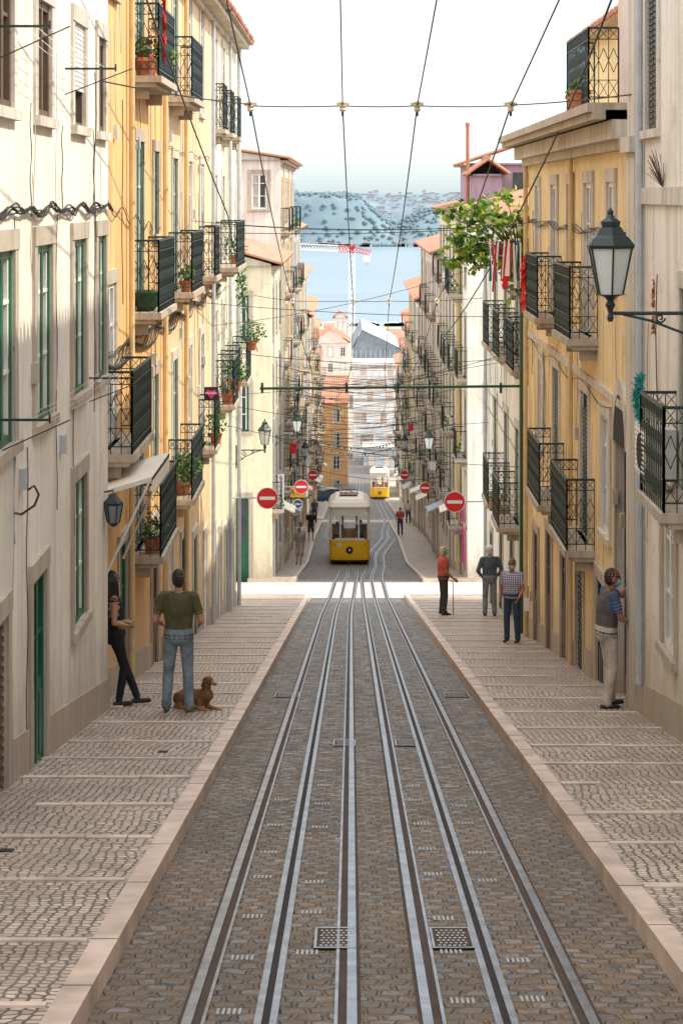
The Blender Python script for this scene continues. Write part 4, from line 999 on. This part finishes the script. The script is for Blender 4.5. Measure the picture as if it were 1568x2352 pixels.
human('man_in_plaid_shirt',3.18,39.4,155,1.66,dict(elL=(-.25,.02,1.13),wrL=(-.22,.20,.98),wrR=(.25,.04,.87)),shirt='plaid',pants='djeans',skin='skind',mask=True,res=.010,girth=1.16)
b=MB(); b.box(3.40,3.50,39.2,39.24,S(39)+.60,S(39)+.84,'signw'); b.tube([(3.42,39.22,S(39)+.84),(3.44,39.25,S(39)+.9),(3.48,39.22,S(39)+.84)],.004,'signw',4); b.obj('paper_bag')
human('man_in_grey_vest',3.30,25.6,-78,1.80,dict(pel=(0,-.03,.95),neck=(0,.02,1.45),head=(0,.06,1.61),elR=(.24,.08,1.16),wrR=(.20,.28,1.05),elL=(-.16,.24,1.36),wrL=(-.08,.34,1.52),shL=(-.185,.02,1.42),shR=(.185,.01,1.42),ankL=(-.10,.06,.085),ankR=(.12,-.07,.085),kneeL=(-.10,.05,.5)),
  shirt='vest',pants='beige',sleevem='royal',skin='skind',head_yaw=0,head_pitch=-4,girth=1.12,mask=True)
human('pedestrian_in_taupe_shirt',-2.47,95,170,1.75,dict(wrR=(.12,.22,1.25),elR=(.24,.05,1.15),kneeL=(-.1,.1,.5),ankL=(-.1,.14,.1)),shirt='taupe',pants='sand',shorts=True,res=.016)
human('pedestrian_in_white_shirt',-2.62,103,185,1.75,dict(),shirt='whitec',pants='sand',res=.018)
human('pedestrian_in_black_shirt',-2.3,114,175,1.78,dict(kneeR=(.1,.12,.5),ankR=(.1,.12,.1)),shirt='blackc',pants='darkp',shorts=True,res=.018)
human('pedestrian_in_red_top',2.95,120,178,1.7,dict(kneeR=(.1,.12,.5),ankR=(.1,.12,.1),wrL=(-.1,.25,1.1)),shirt='redsh',pants='djeans',hair='hairb',res=.018)
human('pedestrian_in_slate_shirt',-2.6,142,175,1.7,dict(),shirt='slate',pants='darkp',res=.022); human('pedestrian_in_white_top',4.0,140,185,1.65,dict(),shirt='whitec',pants='djeans',res=.022)
D=Body()
D.cap((-.20,.0,.15),(.12,0,.17),.105,.12,'fur'); D.cap((.10,0,.18),(.20,0,.22),.115,.10,'fur'); D.cap((.17,0,.22),(.22,0,.38),.075,.056,'fur')
D.ell((.24,0,.43),.07,.06,.06,'fur'); D.cap((.27,0,.415),(.36,0,.395),.034,.025,'muz'); D.ell((.385,0,.405),.012,.014,.011,'nose')
for s_ in(-1,1):
    D.cap((.215,s_*.055,.455),(.20,s_*.078,.365),.024,.030,'ear',.5,(1,0,0)); D.ell((.285,s_*.032,.445),.010,.008,.009,'nose',n=8,m=5)
    D.cap((.15,s_*.07,.15),(.13,s_*.085,.05),.05,.036,'fur'); D.cap((.13,s_*.085,.04),(.36,s_*.075,.032),.034,.026,'muz'); D.ell((.39,s_*.075,.028),.04,.028,.026,'muz')
    for k in(-1,0,1): D.cap((.40,s_*.075+k*.014,.022),(.43,s_*.075+k*.015,.018),.010,.009,'muz',n=8)
    D.ell((-.20,s_*.10,.12),.13,.06,.105,'fur'); D.cap((-.14,s_*.13,.06),(-.24,s_*.15,.035),.042,.032,'fur'); D.cap((-.24,s_*.15,.032),(-.05,s_*.155,.028),.030,.024,'muz')
D.cap((-.30,0,.10),(-.42,.08,.04),.032,.022,'fur'); D.cap((-.42,.08,.04),(-.50,.18,.03),.022,.012,'fur')
fur=cloth('brown_fur',(.22,.10,.035),.3)
D.build('dog',{'fur':fur,'muz':cloth('tan_fur',(.34,.17,.07)),'ear':cloth('dark_fur',(.09,.035,.015)),'nose':M['eye']},.008,Matrix.Translation((-1.98,25.4,S(25.5)+.02))@Matrix.Rotation(math.radians(-38),4,'Z')@Matrix.Scale(.92,4),3)

# ================================================================ TRAMS
M['tyel']=plain('tram_yellow',(.88,.50,.015),.3,var=.05,sc_=2); M['tcream']=plain('tram_cream',(.80,.74,.62),.35,var=.06,sc_=2); M['tred']=plain('tram_red_skirt',(.17,.03,.02),.5); M['twood']=plain('tram_wood',(.42,.20,.07),.45)
m,t,p=nt('clear_glass'); o_=t.nodes['Material Output']; tr=t.nodes.new('ShaderNodeBsdfTransparent'); gl=t.nodes.new('ShaderNodeBsdfGlossy'); gl.inputs['Roughness'].default_value=.03; mx=t.nodes.new('ShaderNodeMixShader'); mx.inputs[0].default_value=.08
t.links.new(tr.outputs[0],mx.inputs[1]); t.links.new(gl.outputs[0],mx.inputs[2]); t.links.new(mx.outputs[0],o_.inputs[0]); M['clear']=m
def plan(w,y0,y1,r,n=5):
    pts=[(w,y1),(-w,y1)]
    for i in range(n+1): a=math.pi+math.pi/2*i/n; pts.append((-w+r+r*math.cos(a),y0+r+r*math.sin(a)))
    for i in range(n+1): a=1.5*math.pi+math.pi/2*i/n; pts.append((w-r+r*math.cos(a),y0+r+r*math.sin(a)))
    return pts
def shell(b,levels,m,capt=False):
    rs=[[(x,y,z) for x,y in plan(w,y0,y1,r)] for w,y0,y1,r,z in levels]; n=len(rs[0]); base=len(b.v); k=b.mi(m)
    for r in rs: b.v+=r
    for i in range(len(rs)-1):
        for j in range(n): a=base+i*n+j;c=base+i*n+(j+1)%n; b.f.append((a,c,c+n,a+n)); b.m.append(k)
    if capt: b.f.append(tuple(base+(len(rs)-1)*n+j for j in range(n))); b.m.append(k)
def tram(X,d,yaw=0):
    e=empty('yellow_tram',(X,d,G(d)+.0)); e.rotation_euler=(0,0,yaw); W_=1.01; b=MB(); c=MB(); g=MB(); r_=MB()
    for q in range(3):
        y0=q*2.7; y1=y0+2.7; dz=-.40*q; rr=.32 if q==0 else .01
        shell(b,[(W_-.05,y0+.05,y1,rr,.12+dz-.3*(q>0)),(W_-.02,y0+.02,y1,rr,.22+dz)],'tred'); 
        shell(b,[(W_-.02,y0+.02,y1,rr,.22+dz),(W_,y0,y1,rr,.36+dz),(W_,y0,y1,rr,1.2+dz)],'tyel'); shell(b,[(W_+.015,y0-.015,y1,rr,1.2+dz),(W_+.015,y0-.015,y1,rr,1.25+dz)],'tcream')
        shell(r_,[(W_,y0,y1,rr,2.50+dz),(W_,y0,y1,rr,2.80+dz),(W_+.05,y0-.05,y1,rr,2.82+dz),(W_+.05,y0-.05,y1,rr,2.88+dz),(W_-.06,y0+.1,y1,rr,3.05+dz),(W_-.3,y0+.35,y1,rr*.8,3.2+dz),(W_-.55,y0+.6,y1,.2 if q==0 else .01,3.26+dz)],'tcream',capt=True)
        b.box(-W_+.05,W_-.05,y0+.1,y1,.5+dz,.56+dz,'twood')
        for sx in(-1,1):
            for k in range(3):
                yy=y0+(.34 if (q==0 and k==0) else 0)+k*.9; b.box(sx*W_-(.06 if sx>0 else 0),sx*W_+(.06 if sx<0 else 0),yy,yy+.09,1.25+dz,2.5+dz,'tcream')
            g.poly([(sx*(W_-.03),y0+.3,1.25+dz),(sx*(W_-.03),y1,1.25+dz),(sx*(W_-.03),y1,2.5+dz),(sx*(W_-.03),y0+.3,2.5+dz)],'clear')
            c.box(min(sx*.3,sx*.9),max(sx*.3,sx*.9),y0+1.1,y0+1.5,.56+dz,1.0+dz,'twood'); c.box(min(sx*.3,sx*.9),max(sx*.3,sx*.9),y0+1.5,y0+1.56,.9+dz,1.55+dz,'twood')
        for x0,x1 in((-.98,-.35),(.35,.98)): c.box(x0,x1,y1-.06,y1-.01,.56+dz,1.5+dz,'twood')
        for x in(-.36,.36): c.box(x-.04,x+.04,y1-.06,y1-.0,.56+dz,2.6+dz,'twood')
        c.box(-.98,.98,y1-.05,y1-.02,2.2+dz,2.6+dz,'twood')
        for sx in(-.7,.7):
            for yy in(y0+.7,y0+2.0): b.lathe((sx*.6-.05,yy,.22-.147*yy),[(.2,0),(.22,.02),(.22,.1)],'dark',14,'x')
    for x in(-.46,.46): b.box(x-.035,x+.035,.0,.07,1.25,2.5,'tcream')
    for sx in(-1,1):
        b.tube([(sx*.93,.08,1.25),(sx*.93,.08,2.5)],.06,'tcream',8)
    b.box(-.70,.70,-.002,.05,2.42,2.5,'tcream'); b.box(-.72,.72,-.004,.06,1.25,1.31,'tcream')
    b.box(-.425,.425,.012,.05,2.02,2.06,'tcream')
    g.poly([(-.7,.035,1.3),(.7,.035,1.3),(.7,.035,2.45),(-.7,.035,2.45)],'clear')
    for sx in(-1,1): g.poly([(sx*.7,.035,1.3),(sx*.92,.12,1.3),(sx*.92,.12,2.45),(sx*.7,.035,2.45)],'clear')
    b.lathe((0,.0,.72),[(.17,-.03),(.185,-.01),(.17,.03)],'tred',20,'y'); b.lathe((0,0,.72),[(.10,-.07),(.13,-.05),(.14,-.0)],'dark',20,'y'); b.lathe((0,0,.72),[(.05,-.085),(.07,-.06)],'lampg',14,'y')
    b.lathe((-.5,0,.98),[(.10,-.006),(.10,.01)],'tcream',20,'y'); b.lathe((.72,0.02,.98),[(.03,-.04),(.05,.01)],'red',12,'y'); b.lathe((-.72,0.02,.98),[(.03,-.04),(.05,.01)],'red',12,'y')
    b.box(-.75,.75,-.06,.1,.14,.22,'dark'); b.box(-.1,.1,-.18,.0,.10,.2,'dark')
    r_.box(-.5,.4,.9,1.9,3.28,3.34,'tred'); r_.tube([(-.45,1.3,3.3),(-.35,1.3,3.55),(.35,1.3,3.55),(.45,1.3,3.3)],.02,'iron',5); r_.tube([(-.3,1.0,3.3),(-.1,1.6,3.5),(.2,2.0,3.3)],.02,'iron',5)
    b.obj('body',e); c.obj('interior',e); g.obj('windows',e); r_.obj('roof',e,False)
    o=text('number','2',(-.5,-.01,.98),.15,'tred'); o.parent=e
    return e
tram(-.08,99); tram(3.14,218)
human('tram_driver',.55-.08,100.0,180,1.7,dict(),shirt='slate',pants='darkp',res=.02,zoff=.35); human('tram_passenger',-.7,100.3,180,1.65,dict(),shirt='taupe',pants='darkp',res=.02,zoff=.3)
def car(x,d,yaw,col):
    e=empty('parked_car',(x,d,G(d))); e.rotation_euler=(0,0,yaw); b=MB()
    st=[(-2.05,.62,.35,.75,.75),(-1.95,.80,.28,.88,.95),(-1.5,.86,.24,.92,1.38),(-.6,.87,.22,.93,1.52),(.3,.87,.22,.93,1.47),(.95,.87,.22,.93,1.02),(1.6,.85,.24,.86,.90),(1.98,.74,.3,.7,.74)]
    rs=[]
    for y,w,z0,zb,zt in st:
        tw=w*.72 if zt>zb+.1 else w*.9
        rs.append([(-w*.92,y,z0),(-w,y,(z0+zb)/2),(-w*.97,y,zb),(-tw,y,zt-.04),(-tw*.8,y,zt),(tw*.8,y,zt),(tw,y,zt-.04),(w*.97,y,zb),(w,y,(z0+zb)/2),(w*.92,y,z0)])
    n=10; base=len(b.v); kb=b.mi(col); kg=b.mi('glass')
    for r in rs: b.v+=r
    for i in range(len(rs)-1):
        for j in range(n):
            a=base+i*n+j;c=base+i*n+(j+1)%n; b.f.append((a,c,c+n,a+n)); gl=(j in(2,6) and 1<=i<=4) or (j==4 and i in(1,4)); b.m.append(kg if gl else kb)
    b.f.append(tuple(base+j for j in range(n))); b.m.append(kb); b.f.append(tuple(base+(len(rs)-1)*n+j for j in range(n))); b.m.append(kb)
    for yy in(-1.3,1.25):
        for sx in(-1,1): b.lathe((sx*.86-.09,yy,.31),[(.24,0),(.31,.02),(.31,.16),(.24,.18)],'dark',18,'x'); b.lathe((sx*.86-.095,yy,.31),[(.17,0),(.17,.19)],'pipew',12,'x')
    for yy in(-2.03,1.95):
        for sx in(-1,1): b.box(sx*.55-.14,sx*.55+.14,yy-.03,yy+.05,.62,.76,'red' if yy<0 else 'signw')
    b.obj('body_and_wheels',e)
car(-1.9,204,math.radians(-62),'blue'); car(-3.2,214,math.radians(-80),'greyc')
b=MB()
for dd,zz in((150,-18.2),(172,-21.5)):
    wire(b,(-3.2,dd,zz),(5,dd,zz+.4),1.0,.03)
    for i in range(34):
        t_=i/34; x=-3.2+8.2*t_; z=zz+.4*t_-4*1.0*t_*(1-t_); b.poly([(x,dd-.05,z),(x+.14,dd-.05,z),(x+.07,dd-.05,z-.22)],random.choice(['blue','signw','signw','teal']))
b.obj('bunting_garland')
for side,d,hz,mm in((-1,88,5.2,'redcloth'),(1,94,4.6,'signw'),(-1,118,4.4,'signw'),(1,128,6.5,'redcloth'),(-1,140,5.5,'yel'),(1,160,5,'signw')):
    b=MB(); wx=-3.05 if side<0 else 4.35; z=G(d)+hz; x=wx-side*.5
    b.hexa([(x-.14,d,z),(x+.14,d,z),(x+.14,d+.05,z),(x-.14,d+.05,z),(x-.16,d,z+.45),(x+.16,d,z+.45),(x+.16,d+.05,z+.45),(x-.16,d+.05,z+.45)],mm); b.tube([(wx,d,z+.47),(x,d,z+.47)],.02,'iron',4); b.obj('hanging_shop_sign')

# ================================================================ LIGHT, WORLD, CAMERA
el=math.radians(49); az=math.radians(100)
w=bpy.data.worlds.new('World'); sc.world=w; w.use_nodes=True; wt=w.node_tree; bg=wt.nodes['Background']; sky=wt.nodes.new('ShaderNodeTexSky'); sky.sky_type='NISHITA'; sky.sun_disc=False; sky.sun_elevation=el; sky.sun_rotation=az; sky.air_density=1.0; sky.dust_density=1.0; sky.ozone_density=1.0
wt.links.new(sky.outputs[0],bg.inputs[0]); bg.inputs[1].default_value=.15
tc=wt.nodes.new('ShaderNodeTexCoord'); sx=wt.nodes.new('ShaderNodeSeparateXYZ'); wt.links.new(tc.outputs['Generated'],sx.inputs[0])
cr=ramp(wt,sx.outputs[2],[(0,(.30,.42,.52)),(.03,(.44,.55,.62)),(.10,(.66,.72,.75)),(.5,(.88,.84,.80))])
mr=wt.nodes.new('ShaderNodeMapRange'); mr.inputs[1].default_value=.09; mr.inputs[2].default_value=.5; mr.inputs[3].default_value=1.0; mr.inputs[4].default_value=2.25; wt.links.new(sx.outputs[2],mr.inputs[0])  # sky haze strengthened overhead, out of view, added to fill the shaded street
bg2=wt.nodes.new('ShaderNodeBackground'); wt.links.new(cr,bg2.inputs[0]); wt.links.new(mr.outputs[0],bg2.inputs[1])
ad=wt.nodes.new('ShaderNodeAddShader'); wt.links.new(bg.outputs[0],ad.inputs[0]); wt.links.new(bg2.outputs[0],ad.inputs[1]); wt.links.new(ad.outputs[0],wt.nodes['World Output'].inputs[0])
L=bpy.data.lights.new('sun','SUN'); L.energy=5; L.angle=math.radians(.5); L.color=(1,.92,.78); lo=bpy.data.objects.new('sun',L); sc.collection.objects.link(lo)
v=Vector((math.sin(az)*math.cos(el),math.cos(az)*math.cos(el),math.sin(el))); lo.rotation_euler=v.to_track_quat('Z','Y').to_euler()
cam=bpy.data.cameras.new('camera'); co_=bpy.data.objects.new('camera',cam); sc.collection.objects.link(co_); co_.rotation_euler=(math.pi/2,0,0); cam.sensor_fit='VERTICAL'; cam.sensor_height=36; cam.sensor_width=24; cam.lens=70; cam.shift_y=-.3087; cam.shift_x=-.0094; cam.clip_start=.5; cam.clip_end=80000
sc.camera=co_
sc.view_settings.view_transform='Standard'; sc.view_settings.look='None'; sc.view_settings.exposure=0
